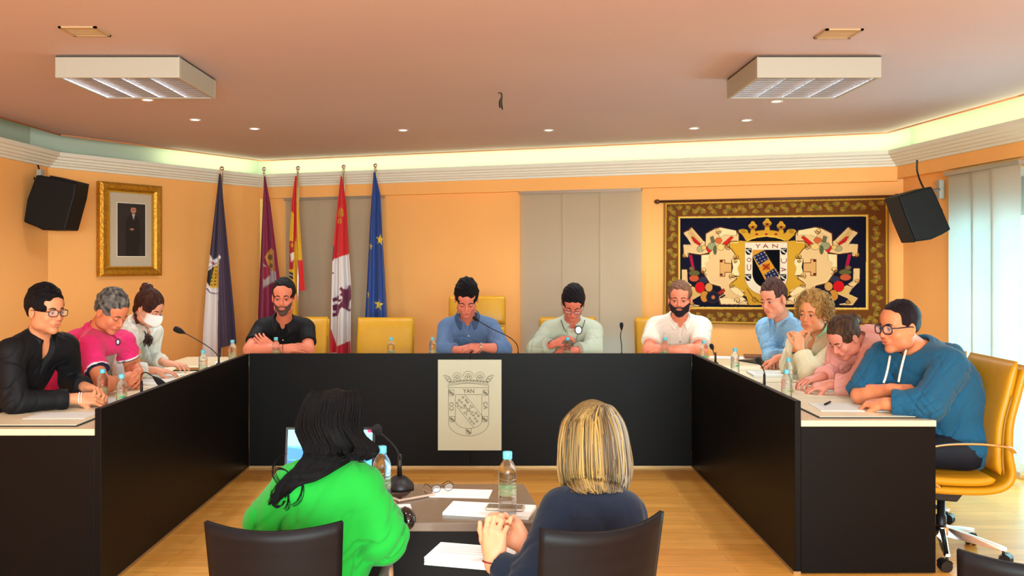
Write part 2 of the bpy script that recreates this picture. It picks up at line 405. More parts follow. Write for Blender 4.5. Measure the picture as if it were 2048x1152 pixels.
m_lampw = mat('lamp_enamel', lin(170, 166, 154), 0.45); m_mirror = mat('louvre_aluminium', (0.80, 0.80, 0.84), 0.24, 0.85)
m_tubeoff = mat('lamp_tube', lin(235, 235, 240), 0.3)
def louvre_lamp(x, y, label):
    r = empty('ceiling_lamp', (x*K, y*K, zz(2.41)), 0, label, 'ceiling lamp', 'square louvre lamps on the ceiling')
    r.scale = (K, K, K); w = 0.30; h = 0.107; b = MB()
    b.box((-w, -w, 0), (w, -w+0.018, h)); b.box((-w, w-0.018, 0), (w, w, h)); b.box((-w, -w+0.018, 0), (-w+0.018, w-0.018, h)); b.box((w-0.018, -w+0.018, 0), (w, w-0.018, h))
    b.box((-w, -w, h-0.012), (w, w, h)); b.build('housing', m_lampw, r, bevel=0.004)
    l = MB()
    for i in range(5):
        cx = -0.282+i*0.141
        for sg in ((1,) if i == 0 else (-1,) if i == 4 else (-1, 1)): # long parabolic blades
            l.grid(lambda u, v, cx=cx, sg=sg: (cx+sg*(0.002+0.030*v*v), -0.282+0.564*u, 0.004+0.05*v), 2, 6)
    for k in range(4):
        for i in range(11):
            cy = -0.27+i*0.054; x0 = -0.28+k*0.141
            l.box((x0, cy-0.0015, 0.004), (x0+0.141, cy+0.0015, 0.038))
    l.build('louvre', m_mirror, r)
    for k in range(4): MB().tube([(-0.211+k*0.141, -0.27, 0.066), (-0.211+k*0.141, 0.27, 0.066)], 0.013, 12).build('fluorescent_tube', m_tubeoff, r)
    return r
louvre_lamp(-1.815, 4.875, 'square white louvre lamp on the left half of the ceiling'); louvre_lamp(1.567, 4.875, 'square white louvre lamp on the right half of the ceiling')
m_vent = mat('speaker_grille_beige', lin(178, 150, 112), 0.6)
def vent(x, y, label):
    r = empty('ceiling_grille', (x*K, y*K, CZ), 0, label, 'ceiling grille', 'square ceiling grilles'); w = 0.09
    b = MB()
    b.box((-w, -w, -0.008), (w, -w+0.014, 0)); b.box((-w, w-0.014, -0.008), (w, w, 0)); b.box((-w, -w, -0.008), (-w+0.014, w, 0)); b.box((w-0.014, -w, -0.008), (w, w, 0)); b.build('frame', m_vent, r)
    b = MB(); b.box((-w+0.012, -w+0.012, -0.003), (w-0.012, w-0.012, 0))
    for i in range(12): b.box((-w+0.014, -w+0.018+i*0.0124, -0.006), (w-0.014, -w+0.022+i*0.0124, -0.003))
    b.build('grille', m_vent, r)
vent(-1.765, 4.1, 'beige square grille on the ceiling left of the left louvre lamp'); vent(1.50, 4.14, 'beige square grille on the ceiling above the right louvre lamp')
g = on_z(1000, 185, CZ); m_black = mat('black_plastic', lin(16, 16, 18), 0.45)
k = MB(); k.tube(smoothpath([(-0.015, 0, 0), (0.006, 0, -0.004), (0.012, 0, -0.03), (0.010, 0.005, -0.07), (0.016, 0, -0.112)]), 0.005, 8)
k.tube(smoothpath([(0.012, 0, -0.03), (-0.002, 0.004, -0.06), (0.0, 0, -0.10)]), 0.006, 8)
tag(k.build('hanging_cable', m_black, loc=(g.x, g.y, CZ)), 'short pair of black cable ends hanging from the middle of the ceiling', 'cable')
# ================================================================ COUNCIL DESKS
def wenge():
    m = bpy.data.materials.new('wenge_veneer'); m.use_nodes = True; nt = m.node_tree; N = nt.nodes; L = nt.links; b = N['Principled BSDF']
    tc = N.new('ShaderNodeTexCoord'); mp = N.new('ShaderNodeMapping'); mp.inputs['Scale'].default_value = (3, 3, 60); L.new(tc.outputs['Object'], mp.inputs[0])
    ns = N.new('ShaderNodeTexNoise'); ns.inputs['Scale'].default_value = 2; ns.inputs['Detail'].default_value = 6; L.new(mp.outputs[0], ns.inputs[0])
    cr = N.new('ShaderNodeMix'); cr.data_type = 'RGBA'; cr.inputs[6].default_value = (*lin(7, 6, 6), 1); cr.inputs[7].default_value = (*lin(15, 12, 12), 1)
    L.new(ns.outputs['Fac'], cr.inputs[0]); L.new(cr.outputs[2], b.inputs['Base Color']); b.inputs['Roughness'].default_value = 0.42
    b.inputs['Specular IOR Level'].default_value = 0.10; return m
m_wenge = wenge()
m_top = mat('cream_worktop', lin(226, 204, 168), 0.35, noise=0.02, nscale=4)
m_pad = mat('cream_desk_pad', lin(238, 226, 194), 0.4, noise=0.02, nscale=6)
m_dark = mat('dark_edge', lin(26, 22, 22), 0.5)
m_brassy = mat('aluminium_kick_strip', lin(170, 140, 96), 0.35, 0.7)
XL, XR, YB, YNL, YNR, DW, PT = -1.815, 1.466, 7.04, 4.39, 4.63, 0.69, 0.845
WT = 0.75
# back desk
r = empty('council_desk', (0, YB, 0), 0, 'dark wenge back desk facing the camera, with the crest plaque on its front', 'desk', 'council desks')
mid = -0.175
MB().box((XL, 0, 0.012), (mid-0.0004, 0.03, PT)).build('front_panel', m_wenge, r, bevel=0.002)
MB().box((mid+0.0004, 0, 0.012), (XR, 0.03, PT)).build('front_panel', m_wenge, r, bevel=0.002)
MB().box((XL-DW, 0.031, WT-0.03), (XR+DW, DW+0.03, WT)).build('worktop', m_top, r, bevel=0.002)
MB().box((XL, -0.006, 0), (XR, 0.03, 0.014)).build('kick_strip', m_brassy, r)
for x in (XL-DW, mid-0.6, mid+0.6, XR+DW-0.03): MB().box((x, 0.05, 0), (x+0.03, DW, WT-0.03)).build('support_panel', m_wenge, r)
# side desks
for side, X, YN, lb in ((-1, XL, YNL, 'dark wenge side desk on the left with cream worktop'), (1, XR, YNR, 'dark wenge side desk on the right with cream worktop')):
    r = empty('council_desk', (X, YN, 0), 0, lb, 'desk', 'council desks'); D = YB-YN; s = side
    bx = lambda lo, hi: ((min(lo[0]*s, hi[0]*s), lo[1], lo[2]), (max(lo[0]*s, hi[0]*s), hi[1], hi[2]))
    MB().box(*bx((0, 0, 0.012), (0.03, D-0.002, PT))).build('front_panel', m_wenge, r, bevel=0.002)
    MB().box(*bx((0.031, 0, WT-0.03), (DW, D+0.025, WT))).build('worktop', m_top, r, bevel=0.002)
    MB().box(*bx((0.031, 0.002, 0.006), (DW-0.002, 0.03, WT-0.031))).build('end_panel', m_wenge, r, bevel=0.002)
    MB().box(*bx((-0.006, 0, 0), (0.03, D, 0.014))).build('kick_strip', m_brassy, r)
    MB().box(*bx((0.04, D/2, 0), (DW-0.02, D/2+0.03, WT-0.031))).build('support_panel', m_wenge, r)
    PL_ = 0.665 if s > 0 else 0.635; nm = 'right' if s > 0 else 'left'
    for i in range(4):
        y0 = 0.06+i*(PL_+0.012)
        if y0+PL_ > D+0.62: break
        t = empty('desk_pad', (X, YN, WT), 0, ('cream desk pad on the %s side desk, ' % nm)+('nearest to the camera', 'second from the near end', 'third from the near end', 'farthest, by the corner')[i], 'desk pad', 'cream desk pads on the side desks')
        L_ = min(PL_, D-0.03-y0)
        MB().box(*bx((0.14, y0, 0.0), (DW-0.006, y0+L_, 0.006))).build('core', m_dark, t)
        MB().box(*bx((0.145, y0+0.007, 0.0055), (DW-0.009, y0+L_-0.007, 0.0085))).build('surface', m_pad, t)
# crest plaque on the back desk
m_plq = mat('plaque_cream', lin(200, 206, 184), 0.55, noise=0.02, nscale=3); m_eng = mat('engraved_line', lin(92, 88, 62), 0.7)
cx = (939.5-HX)/F*YB; sc = YB/F  # metres per photographed pixel on the desk front
plq = empty('crest_plaque', (cx, YB, CH+(HY-900)*sc), 0, 'cream rectangular plaque with an engraved crowned coat of arms on the desk front', 'plaque')
PWd, PHt = 127*sc, 181*sc
MB().box((-PWd/2, -0.018, 0), (PWd/2, -0.0005, PHt)).build('board', m_plq, plq, bevel=0.002)
# engraved drawing: coordinates in the crop 0..878 x 0..1152 (board 88..790 x 107..1097)
def pc(u, v): return Vector(((u-439)*PWd/702, 0, (1097-v)*PHt/990))
def engrave(parent, lines, name='engraving', w=0.0024):
    g = MB()
    for ln, cl in lines:
        P = [pc(*q) for q in ln]; n = len(P)
        for i in range(n if cl else n-1):
            a, b = P[i], P[(i+1) % n]; d = (b-a)
            if d.length < 1e-6: continue
            d.normalize(); q = Vector((-d.z, 0, d.x))*w/2; e = d*w*0.4
            v = [a-e-q, b+e-q, b+e+q, a-e+q]; g.add([Vector((p.x, -0.0182, p.z)) for p in v]+[Vector((p.x, -0.0190, p.z)) for p in v], [(4,5,6,7),(0,1,5,4),(1,2,6,5),(2,3,7,6),(3,0,4,7)])
    return g.build(name, m_eng, parent)
def arc(cx_, cy_, rx, ry, a0, a1, n=14): return [(cx_+rx*math.cos(math.radians(a0+(a1-a0)*i/n)), cy_+ry*math.sin(math.radians(a0+(a1-a0)*i/n))) for i in range(n+1)]
ln = []
ln.append(([(205, 412), (205, 790)]+arc(427, 790, 222, 148, 180, 0, 24)[1:]+[(650, 412)], True))
ln.append(([(280, 487), (280, 770)]+arc(427, 770, 147, 88, 180, 0, 20)[1:]+[(574, 487)], True))
ln += [([(385, 490), (578, 722)], False), ([(280, 600), (484, 846)], False)]
def badge(x, y, w=56, h=64):
    o = [([(x-w/2, y-h/2), (x+w/2, y-h/2), (x+w/2, y+h*.2)]+arc(x, y+h*.2, w/2, h*.3, 0, 180, 8)+[(x-w/2, y-h/2)], False)]
    for i in (-1, 0, 1):
        o.append(([(x-w*.3+i*8, y-h*.2), (x+w*.1+i*12, y+h*.3)], False)); o.append((arc(x+i*16, y+i*14, 9, 9, 0, 360, 8), False))
    return o
for x, y in ((238, 468), (614, 468), (246, 756), (606, 756), (427, 890)): ln += badge(x, y)
# ermine tails on the bend, and the cross
for x, y in ((365, 515), (325, 545), (300, 575), (350, 570), (400, 545), (315, 605), (345, 625), (380, 600), (415, 570), (510, 685), (480, 710), (535, 715), (440, 745), (500, 745), (460, 775), (520, 775), (485, 800)):
    ln += [(arc(x, y, 11, 9, 0, 360, 8), False), ([(x-9, y+14), (x, y+5), (x+9, y+14)], False)]
ln += [(arc(425, 655, 12, 12, 0, 360, 8), False)]
for a in (40, 130, 220, 310):
    t = math.radians(a); q = lambda r_, da: (425+r_*math.cos(t+da), 655+r_*math.sin(t+da))
    ln.append(([q(12, .4), q(40, .15), q(62, .38), q(52, 0), q(62, -.38), q(40, -.15), q(12, -.4)], False))
# crown
ln += [([(200, 412), (200, 392)]+[(200+450*i/16, 392-26*math.sin(math.pi*i/16)) for i in range(17)]+[(650, 412)], False)]
for dy in (0, 22, 40): ln.append(([(200+450*i/16, 378-dy*.7-22*math.sin(math.pi*i/16)) for i in range(17)], False))
for x, y, w, h in ((300, 300, 52, 52), (424, 290, 58, 58), (552, 298, 54, 56)):
    ln += [(arc(x, y, w, h, 180, 360, 14), False), (arc(x, y, w*.55, h*.55, 180, 360, 10), False), (arc(x-w*.45, y+12, 16, 14, 0, 360, 8), False), (arc(x+w*.45, y+12, 16, 14, 0, 360, 8), False), (arc(x, y-4, 12, 14, 0, 360, 8), False)]
for s in (-1, 1):
    ln += [([(427+s*235, 345), (427+s*262, 300), (427+s*278, 278), (427+s*250, 275), (427+s*205, 300), (427+s*188, 335)], False), (arc(427+s*232, 300, 22, 14, 0, 360, 8), False), (arc(427+s*215, 330, 24, 12, 0, 360, 8), False)]
for i in range(12): ln.append((arc(225+i*37, 350-18*math.sin(math.pi*i/11), 9, 8, 0, 360, 6), False))
engrave(plq, ln)
def text(s, size, material, parent, loc, rot, name='lettering', ext=0.0006):
    c = bpy.data.curves.new(name, 'FONT'); c.body = s; c.size = size; c.extrude = ext; c.align_x = 'CENTER'; c.align_y = 'CENTER'
    t = bpy.data.objects.new('tmp_text', c); C.objects.link(t); dg = bpy.context.evaluated_depsgraph_get()
    me = bpy.data.meshes.new_from_object(t.evaluated_get(dg)); bpy.data.objects.remove(t); me.materials.clear(); me.materials.append(material)
    o = bpy.data.objects.new(name, me); C.objects.link(o); o.parent = parent; o.location = loc; o.rotation_euler = rot; return o
R90 = math.radians(90)
for s_, u, v, a in (('YAN', 429, 450, 0), ('CO', 242, 617, R90), ('ÇA', 612, 605, -R90)):
    p = pc(u, v); text(s_, 0.042, m_eng, plq, (p.x, -0.0186, p.z), (Matrix.Rotation(-a, 4, 'Y') @ Matrix.Rotation(R90, 4, 'X')).to_euler())

# ================================================================ OFFICE CHAIRS
m_yel = mat('yellow_leather', lin(196, 138, 16), 0.42, noise=0.05, nscale=9, bump=0.12, bscale=30)
m_pipe = mat('yellow_piping', lin(150, 104, 20), 0.5)
m_chrome = mat('polished_chrome', (0.82, 0.82, 0.84), 0.14, 1.0)
def cushion(path, t, w, name, parent, flatedge=0.02):
    """padded slab that follows a path in the y-z plane; t thickness, w full width"""
    path = smoothpath([(0, y, z) for y, z in path], 5); k = len(path); g = MB(); n = 20; v = []
    for i, p in enumerate(path):
        d = (path[min(i+1, k-1)]-path[max(i-1, 0)]).normalized(); nn = Vector((0, -d.z, d.y)); e = min(i, k-1-i)/2.5; sh = math.sqrt(max(0.08, 1-(1-min(e, 1))**2))
        for j in range(n):
            a = 2*math.pi*j/n; ca, sa = math.cos(a), math.sin(a)
            x = w/2*math.copysign(abs(ca)**0.35, ca); h = t/2*math.copysign(abs(sa)**0.45, sa)*sh*(1.0-0.12*(1-(x/(w/2))**2)*0)
            if i in (0, k-1): h *= 0.75
            v.append(p+Vector((x, 0, 0))+nn*h)
    g.add(v, [(i*n+j, i*n+(j+1) % n, (i+1)*n+(j+1) % n, (i+1)*n+j) for i in range(k-1) for j in range(n)], 0, True)
    o = len(g.v)-len(v); g.f += [tuple(range(n))[::-1], tuple((k-1)*n+j for j in range(n))]; g.m += [0, 0]; g.sm += [False, False]
    return g.build(name, m_yel, parent)
def office_chair(high=False):
    r = empty('office_chair'); top = 1.22 if high else 1.03
    outer = [(0.25, 0.40), (0.05, 0.385), (-0.12, 0.385), (-0.21, 0.41), (-0.245, 0.47), (-0.23, 0.58), (-0.235, 0.72), (-0.27, 0.86), (-0.31, top-0.02)]
    inner = [(0.24, 0.445), (0.05, 0.43), (-0.10, 0.43), (-0.16, 0.445)]
    innb = [(-0.185, 0.47), (-0.18, 0.58), (-0.19, 0.72), (-0.225, 0.86), (-0.265, top)]
    cushion(outer, 0.045, 0.51, 'shell', r)
    st = cushion(inner, 0.052, 0.495, 'seat', r)
    bk = cushion(innb if not high else innb[:-1]+[(-0.235, 0.95)], 0.052, 0.495, 'backrest', r)
    if high: cushion([(-0.235, 0.97), (-0.24, 1.05), (-0.26, 1.15), (-0.275, top)], 0.062, 0.50, 'headrest', r)
    for s in (-1, 1):
        MB().tube([(s*0.248, y-0.012, z) for y, z in [(p.y, p.z) for p in smoothpath([(0, *q) for q in innb[:4]], 4)]], 0.006, 8).build('piping', m_pipe, bk)
        a = MB(); a.tube(smoothpath([(s*0.262, -0.245, 0.585), (s*0.28, -0.20, 0.612), (s*0.285, -0.05, 0.628), (s*0.285, 0.12, 0.622), (s*0.283, 0.22, 0.59), (s*0.278, 0.235, 0.53), (s*0.25, 0.17, 0.45), (s*0.235, 0.10, 0.40)], 6), 0.013, 10, flat=0.55)
        a.build('armrest', m_chrome, r)
    b = MB(); b.prism([(-0.10, 0.355), (0.10, 0.355), (0.07, 0.30), (-0.05, 0.29)], 'x', -0.075, 0.075); b.box((-0.16, -0.12, 0.353), (0.16, 0.14, 0.368)); b.build('tilt_mechanism', m_black, r, bevel=0.006)
    MB().tube([(0.07, 0.05, 0.33), (0.17, 0.07, 0.325), (0.22, 0.07, 0.32)], 0.006, 8).build('lever', m_black, r)
    g = MB(); g.lathe([(0.026, 0.10), (0.026, 0.205), (0.020, 0.207), (0.020, 0.30)], 16); g.build('gas_column', m_black, r)
    b = MB(); b.lathe([(0.0, 0.095), (0.04, 0.095), (0.046, 0.115), (0.042, 0.15), (0.030, 0.158), (0.027, 0.158)], 20)
    for k in range(5):
        a = math.radians(90+72*k); M = Matrix.Rotation(a, 4, 'Z')
        v = []
        for x, w_, z0, z1 in ((0.03, 0.026, 0.10, 0.148), (0.15, 0.022, 0.088, 0.125), (0.28, 0.017, 0.074, 0.096), (0.305, 0.012, 0.072, 0.088)):
            v += [M @ Vector(q) for q in ((x, -w_, z0), (x, w_, z0), (x, w_*0.6, z1), (x, -w_*0.6, z1))]
        b.add(v, [(i*4+j, i*4+(j+1) % 4, (i+1)*4+(j+1) % 4, (i+1)*4+j) for i in range(3) for j in range(4)]+[(0, 3, 2, 1), (12, 13, 14, 15)])
    b.build('star_base', m_chrome, r, bevel=0.003)
    for k in range(5):
        a = math.radians(90+72*k); M = Matrix.Translation((0.29*math.cos(a), 0.29*math.sin(a), 0)) @ Matrix.Rotation(a+1.0+k, 4, 'Z')
        c = MB(); c.tube([M @ Vector((0, 0, 0.045)), M @ Vector((0, 0, 0.08))], 0.007, 8)
        for s in (-1, 1): c.tube([M @ Vector((-0.012, s*0.007, 0.0285)), M @ Vector((-0.012, s*0.024, 0.0285))], 0.0285, 18)
        c.grid(lambda u, v, M=M: M @ Vector((-0.012+0.033*math.cos(math.pi*(u*0.75+.1)), (v-.5)*0.05, 0.0285+0.033*math.sin(math.pi*(u*0.75+.1)))), 10, 2)
        c.build('caster', m_black, r)
    return r
chairs = [  # x, y, facing (0 = towards +y), label, high
    (-1.74, 8.28, 180, 'yellow leather office chair behind the man in the black polo', 0),
    (-0.965, 8.20, 180, 'empty yellow leather office chair behind the back desk', 0),
    (-0.15, 8.22, 180, 'high backed yellow leather chair of the man in the blue shirt', 1),
    (0.66, 8.25, 180, 'yellow leather office chair behind the man in the pale grey jacket', 0),
    (1.50, 8.20, 178, 'yellow leather office chair behind the bearded man in white', 0),
    (-2.83, 5.0, -90, 'yellow leather office chair of the man in the black shirt', 0),
    (-2.80, 5.86, -90, 'yellow leather office chair of the man in the pink polo', 0),
    (-2.82, 6.56, -90, 'yellow leather office chair of the woman with the face mask', 0),
    (2.33, 4.95, 88, 'yellow leather office chair of the man in the teal hoodie', 0),
    (2.40, 5.70, 90, 'yellow leather office chair of the woman in the pink hoodie', 0),
    (2.40, 6.40, 90, 'yellow leather office chair of the curly haired woman', 0),
    (2.40, 7.06, 88, 'yellow leather office chair of the man in the light blue shirt', 0)]
ch0 = office_chair(); ch1 = None; used = False
for x, y, a, lb, hi in chairs:
    if hi: o = office_chair(True)
    else:
        o = copy_tree(ch0) if used else ch0; used = True
    o.location = (x, y, 0); o.rotation_euler.z = math.radians(a); tag(o, lb, 'chair', 'yellow office chairs around the desks')

# visitors' chairs: bent black plywood shell, chrome frame with loop arms
m_ply = mat('black_stained_plywood', lin(17, 14, 16), 0.45, spec=0.15, noise=0.15, nscale=4, stretch=(1, 1, 12)); m_plye = mat('plywood_edge', lin(90, 76, 70), 0.5)
def visitor_chair():
    m_chrome = mat('satin_steel', (0.74, 0.73, 0.70), 0.34, 0.9)
    r = empty('visitor_chair'); W_ = 0.170
    def back(u, v):
        x = (u-0.5)*2; wz = W_*(1.0-0.10*(1-v)); return (x*wz, -0.235-0.05*v+0.045*(1-x*x)*(-1), 0.54+0.325*v+0.014*x*x*v)
    # backrest concave towards the sitter: its middle stands further back
    b = MB(); b.grid(back, 22, 12); b.build('backrest', m_ply, r, solid=0.012)
    b = MB(); b.grid(lambda u, v: ((u-0.5)*0.40, -0.21+0.44*v, 0.455-0.02*math.sin(v*3)+0.01*abs(u-.5)*2-(0.03*max(0, v-.85)/.15)), 14, 14); b.build('seat', m_ply, r, solid=0.013)
    for s in (-1, 1):
        f = MB(); f.tube(smoothpath([(s*0.23, 0.26, 0.0), (s*0.23, 0.25, 0.30), (s*0.23, 0.235, 0.57), (s*0.23, 0.19, 0.62), (s*0.23, 0.10, 0.632), (s*0.23, -0.02, 0.628), (s*0.23, -0.10, 0.60), (s*0.23, -0.15, 0.50), (s*0.225, -0.22, 0.25), (s*0.225, -0.27, 0.0)], 6), 0.0115, 10)
        f.build('arm_and_leg_frame', m_chrome, r)
    f = MB(); f.tube([(-0.23, 0.18, 0.43), (0.23, 0.18, 0.43)], 0.010, 8); f.tube([(-0.228, -0.17, 0.43), (0.228, -0.17, 0.43)], 0.010, 8)
    for s in (-1, 1): f.tube(smoothpath([(s*0.12, -0.17, 0.43), (s*0.12, -0.25, 0.47), (s*0.12, -0.275, 0.60), (s*0.12, -0.29, 0.66)], 5), 0.008, 8)
    f.build('support_frame', m_chrome, r); return r
vc = visitor_chair(); vc.location = (-0.545, 2.64, 0); tag(vc, 'black plywood visitor chair of the woman in bright green', 'chair', 'black visitor chairs')
v2 = copy_tree(vc); v2.scale = (1, 1, 1.05); v2.location = (0.123, 2.46, 0); v2.rotation_euler.z = math.radians(27); tag(v2, 'black plywood visitor chair of the blonde woman in navy', 'chair', 'black visitor chairs')
v3 = copy_tree(vc); v3.location = (1.27, 2.36, 0); v3.rotation_euler.z = math.radians(-14); tag(v3, 'empty black visitor chair cut off at the bottom right corner', 'chair', 'black visitor chairs')

# ================================================================ SMALL TABLE IN FRONT
TZ = 0.74; m_ttop = mat('dark_brown_tabletop', lin(104, 84, 70), 0.22, noise=0.05, nscale=5); m_tbl = mat('dark_brown_panel', lin(14, 11, 12), 0.5, spec=0.2)
tb = empty('small_table', (-0.28, 2.85, 0), 0, 'small dark brown meeting table inside the horseshoe of desks', 'table')
tb_top = [(-0.45, 0), (0.44, 0), (0.385, 0.50), (-0.45, 0.50)]
MB().prism(tb_top, 'z', TZ-0.028, TZ).build('tabletop', m_ttop, tb, bevel=0.003)
MB().box((-0.40, 0.40, 0.12), (0.34, 0.42, TZ-0.03)).build('modesty_panel', m_tbl, tb)
for x, y in ((-0.41, 0.05), (0.36, 0.05), (-0.41, 0.42), (0.33, 0.42)): MB().box((x, y, 0), (x+0.04, y+0.04, TZ-0.028)).build('leg', m_tbl, tb, bevel=0.003)
# ================================================================ PAINTING HELPERS (surface patterns as a colour per vertex)
class Canvas:
    def __init__(s, w, h, bg): s.w, s.h = w, h; s.a = np.empty((h, w, 3), np.float32); s.a[:] = lin(*bg)
    def _box(s, xs, ys, m=0):
        x0 = max(int(min(xs)-m), 0); x1 = min(int(max(xs)+m)+2, s.w); y0 = max(int(min(ys)-m), 0); y1 = min(int(max(ys)+m)+2, s.h)
        return x0, x1, y0, y1
    def poly(s, pts, col):
        xs = [p[0] for p in pts]; ys = [p[1] for p in pts]; x0, x1, y0, y1 = s._box(xs, ys)
        if x1 <= x0 or y1 <= y0: return
        X, Y = np.meshgrid(np.arange(x0, x1)+0.5, np.arange(y0, y1)+0.5); ins = np.zeros(X.shape, bool); n = len(pts)
        for i in range(n):
            (ax, ay), (bx, by) = pts[i], pts[(i+1) % n]
            if ay == by: continue
            c = ((ay > Y) != (by > Y)) & (X < (bx-ax)*(Y-ay)/(by-ay)+ax); ins ^= c
        s.a[y0:y1, x0:x1][ins] = lin(*col)
    def line(s, pts, w, col, closed=False):
        n = len(pts)
        for i in range(n if closed else n-1):
            (ax, ay), (bx, by) = pts[i], pts[(i+1) % n]; x0, x1, y0, y1 = s._box((ax, bx), (ay, by), w)
            if x1 <= x0 or y1 <= y0: continue
            X, Y = np.meshgrid(np.arange(x0, x1)+0.5, np.arange(y0, y1)+0.5); dx, dy = bx-ax, by-ay; L = max(dx*dx+dy*dy, 1e-6)
            t = np.clip(((X-ax)*dx+(Y-ay)*dy)/L, 0, 1); s.a[y0:y1, x0:x1][np.hypot(X-ax-t*dx, Y-ay-t*dy) < w/2] = lin(*col)
    def ell(s, cx, cy, rx, ry, col): s.poly([(cx+rx*math.cos(t*math.pi/14), cy+ry*math.sin(t*math.pi/14)) for t in range(28)], col)
    def sample(s, x, y):
        xi = np.clip(x.astype(int), 0, s.w-1); yi = np.clip(y.astype(int), 0, s.h-1); return s.a[yi, xi]
    def blur(s, k=1):
        for _ in range(k):
            a = s.a; b = a.copy(); b[1:-1, 1:-1] = (a[1:-1, 1:-1]*2+a[:-2, 1:-1]+a[2:, 1:-1]+a[1:-1, :-2]+a[1:-1, 2:])/6; s.a = b
def curl(cx, cy, r, a0=0, turns=1.4, s=1):
    return [(cx+s*r*(1-t/30*0.8)*math.cos(a0+t/30*turns*6.283), cy+r*(1-t/30*0.8)*math.sin(a0+t/30*turns*6.283)) for t in range(31)]
def quads(nu, nv):
    i = np.arange(nu-1)[None, :]; j = np.arange(nv-1)[:, None]; a = (j*nu+i).ravel(); return np.stack([a, a+1, a+nu+1, a+nu], 1)

# ================================================================ TAPESTRY (drawn in the pixels of a 1920 x 1152 enlargement)
def paint_tapestry():
    c = Canvas(1920, 1152, (112, 66, 30)); GO = (206, 152, 44); T1 = (226, 184, 128); T2 = (240, 208, 152); DK = (92, 50, 18); NV = (20, 20, 38)
    rnd = random.Random(5)
    def leaf(x, y, a, s=1):
        for k in range(3):
            t = a+k*0.9-0.9; P = [(x+math.cos(t)*34*s*u+math.sin(t)*w*s, y+math.sin(t)*26*s*u-math.cos(t)*w*s) for u, w in ((0, -7), (.5, -12), (1, 0), (.5, 8), (0, 5))]
            c.poly(P, ((138, 112, 40), (116, 104, 50), (160, 124, 44))[k])
        c.line(curl(x, y, 17*s, a, 1.0), 4, (176, 136, 52))
    for i in range(42):
        x = 145+i*41; leaf(x, 180+(i % 2)*30-i*1.0, i*2.3, 1.15); leaf(x, 990+(i % 2)*34+i*1.0, i*2.1+3.0, 1.15)
    for i in range(19):
        y = 250+i*42; leaf(160+(i % 2)*26, y, i*2.3+1, 1.15); leaf(1735+(i % 2)*28, y, i*2.3+2, 1.15)
    tl, tr, br, bl = (108, 130), (1838, 88), (1838, 1112), (98, 1052)
    c.line([tl, tr, br, bl], 30, (150, 108, 40), True); c.line([(118, 143), (1820, 103), (1822, 1096), (110, 1038)], 9, (214, 164, 62), True)
    inner = [(232, 250), (1678, 236), (1676, 958), (232, 936)]
    c.poly([(220, 240), (1690, 226), (1690, 970), (220, 950)], (222, 170, 60)); c.poly(inner, NV); c.line(inner, 7, (240, 200, 110), True)
    MX = lambda p: (925+(925-p[0])*1.04, p[1])
    def both(fn, pts, *a):
        fn(pts, *a); fn([MX(p) for p in pts], *a)
    def shape(pts, col=T1, ow=7):
        both(c.poly, pts, col)
        for P in (pts, [MX(p) for p in pts]): c.line(P, ow, DK, True); 
        for P in (pts, [MX(p) for p in pts]):
            mx = sum(p[0] for p in P)/len(P); my = sum(p[1] for p in P)/len(P)
            c.line([(p[0]+(mx-p[0])*0.07, p[1]+(my-p[1])*0.07) for p in P], 4, T2, True)
    # gold mantle behind the shield
    both(c.poly, [(640, 420), (700, 425), (770, 432), (925, 432), (925, 925), (790, 925), (770, 860), (640, 800), (640, 760), (700, 700), (700, 560), (640, 500)], GO)
    # outer arms of the cartouche
    shape([(262, 365), (300, 345), (330, 322), (352, 345), (430, 430), (480, 450), (470, 520), (400, 535), (300, 520), (295, 555), (265, 545), (260, 460), (330, 458), (300, 410)])
    shape([(300, 350), (325, 338), (415, 440), (395, 462), (330, 420)], (206, 158, 92), 5)
    shape([(250, 645), (290, 645), (295, 745), (330, 770), (300, 800), (252, 745)])
    shape([(300, 790), (340, 775), (430, 830), (330, 880), (312, 915), (395, 930), (300, 935), (262, 880), (330, 845)], (214, 170, 96))
    # body
    shape([(445, 372), (520, 330), (570, 322), (640, 345), (690, 350), (710, 378), (710, 430), (650, 430), (606, 470), (650, 490), (690, 545), (650, 575), (650, 700), (695, 720), (640, 760), (640, 790),
           (755, 830), (740, 870), (790, 925), (560, 918), (550, 880), (600, 850), (560, 780), (480, 760), (410, 650), (412, 535), (475, 530), (440, 470)], T1)
    shape([(410, 535), (475, 530), (470, 580), (440, 600), (450, 690), (410, 650)], T2, 5)
    shape([(496, 345), (560, 325), (690, 350), (695, 385), (600, 380), (560, 400), (530, 350)], T2, 5)
    shape([(655, 570), (715, 570), (720, 600), (700, 640), (715, 700), (650, 695), (665, 635)], T2, 5)
    shape([(640, 775), (700, 790), (755, 845), (735, 862), (670, 830), (640, 800)], T2, 5)
    shape([(552, 870), (620, 868), (660, 880), (740, 862), (770, 880), (700, 918), (565, 915)], T2, 5)
    for x, y, r, a in ((545, 352, 24, 0), (622, 470, 26, 1), (690, 555, 24, 3), (655, 700, 24, 2), (652, 770, 22, 0), (430, 655, 26, 2), (270, 540, 18, 1), (270, 745, 20, 2), (700, 890, 26, 3), (330, 905, 18, 0), (680, 585, 14, 0)):
        both(c.line, curl(x, y, r, a), 6, DK); both(c.line, curl(x, y-4, r*0.8, a), 4, (206, 150, 60))
    # H motif
    both(c.poly, [(560, 575), (600, 575), (600, 600), (650, 600), (650, 672), (600, 672), (600, 700), (560, 700)], (214, 160, 96))
    both(c.line, [(560, 575), (598, 575), (598, 600), (650, 602)], 6, (120, 54, 16)); both(c.line, [(560, 700), (598, 700), (598, 672), (650, 670)], 6, (120, 54, 16)); both(c.line, [(560, 578), (560, 696)], 5, (160, 90, 40))
    for y in (585, 688): both(c.poly, [(558, y-8), (580, y-8), (580, y+8), (558, y+8)], (90, 24, 10))
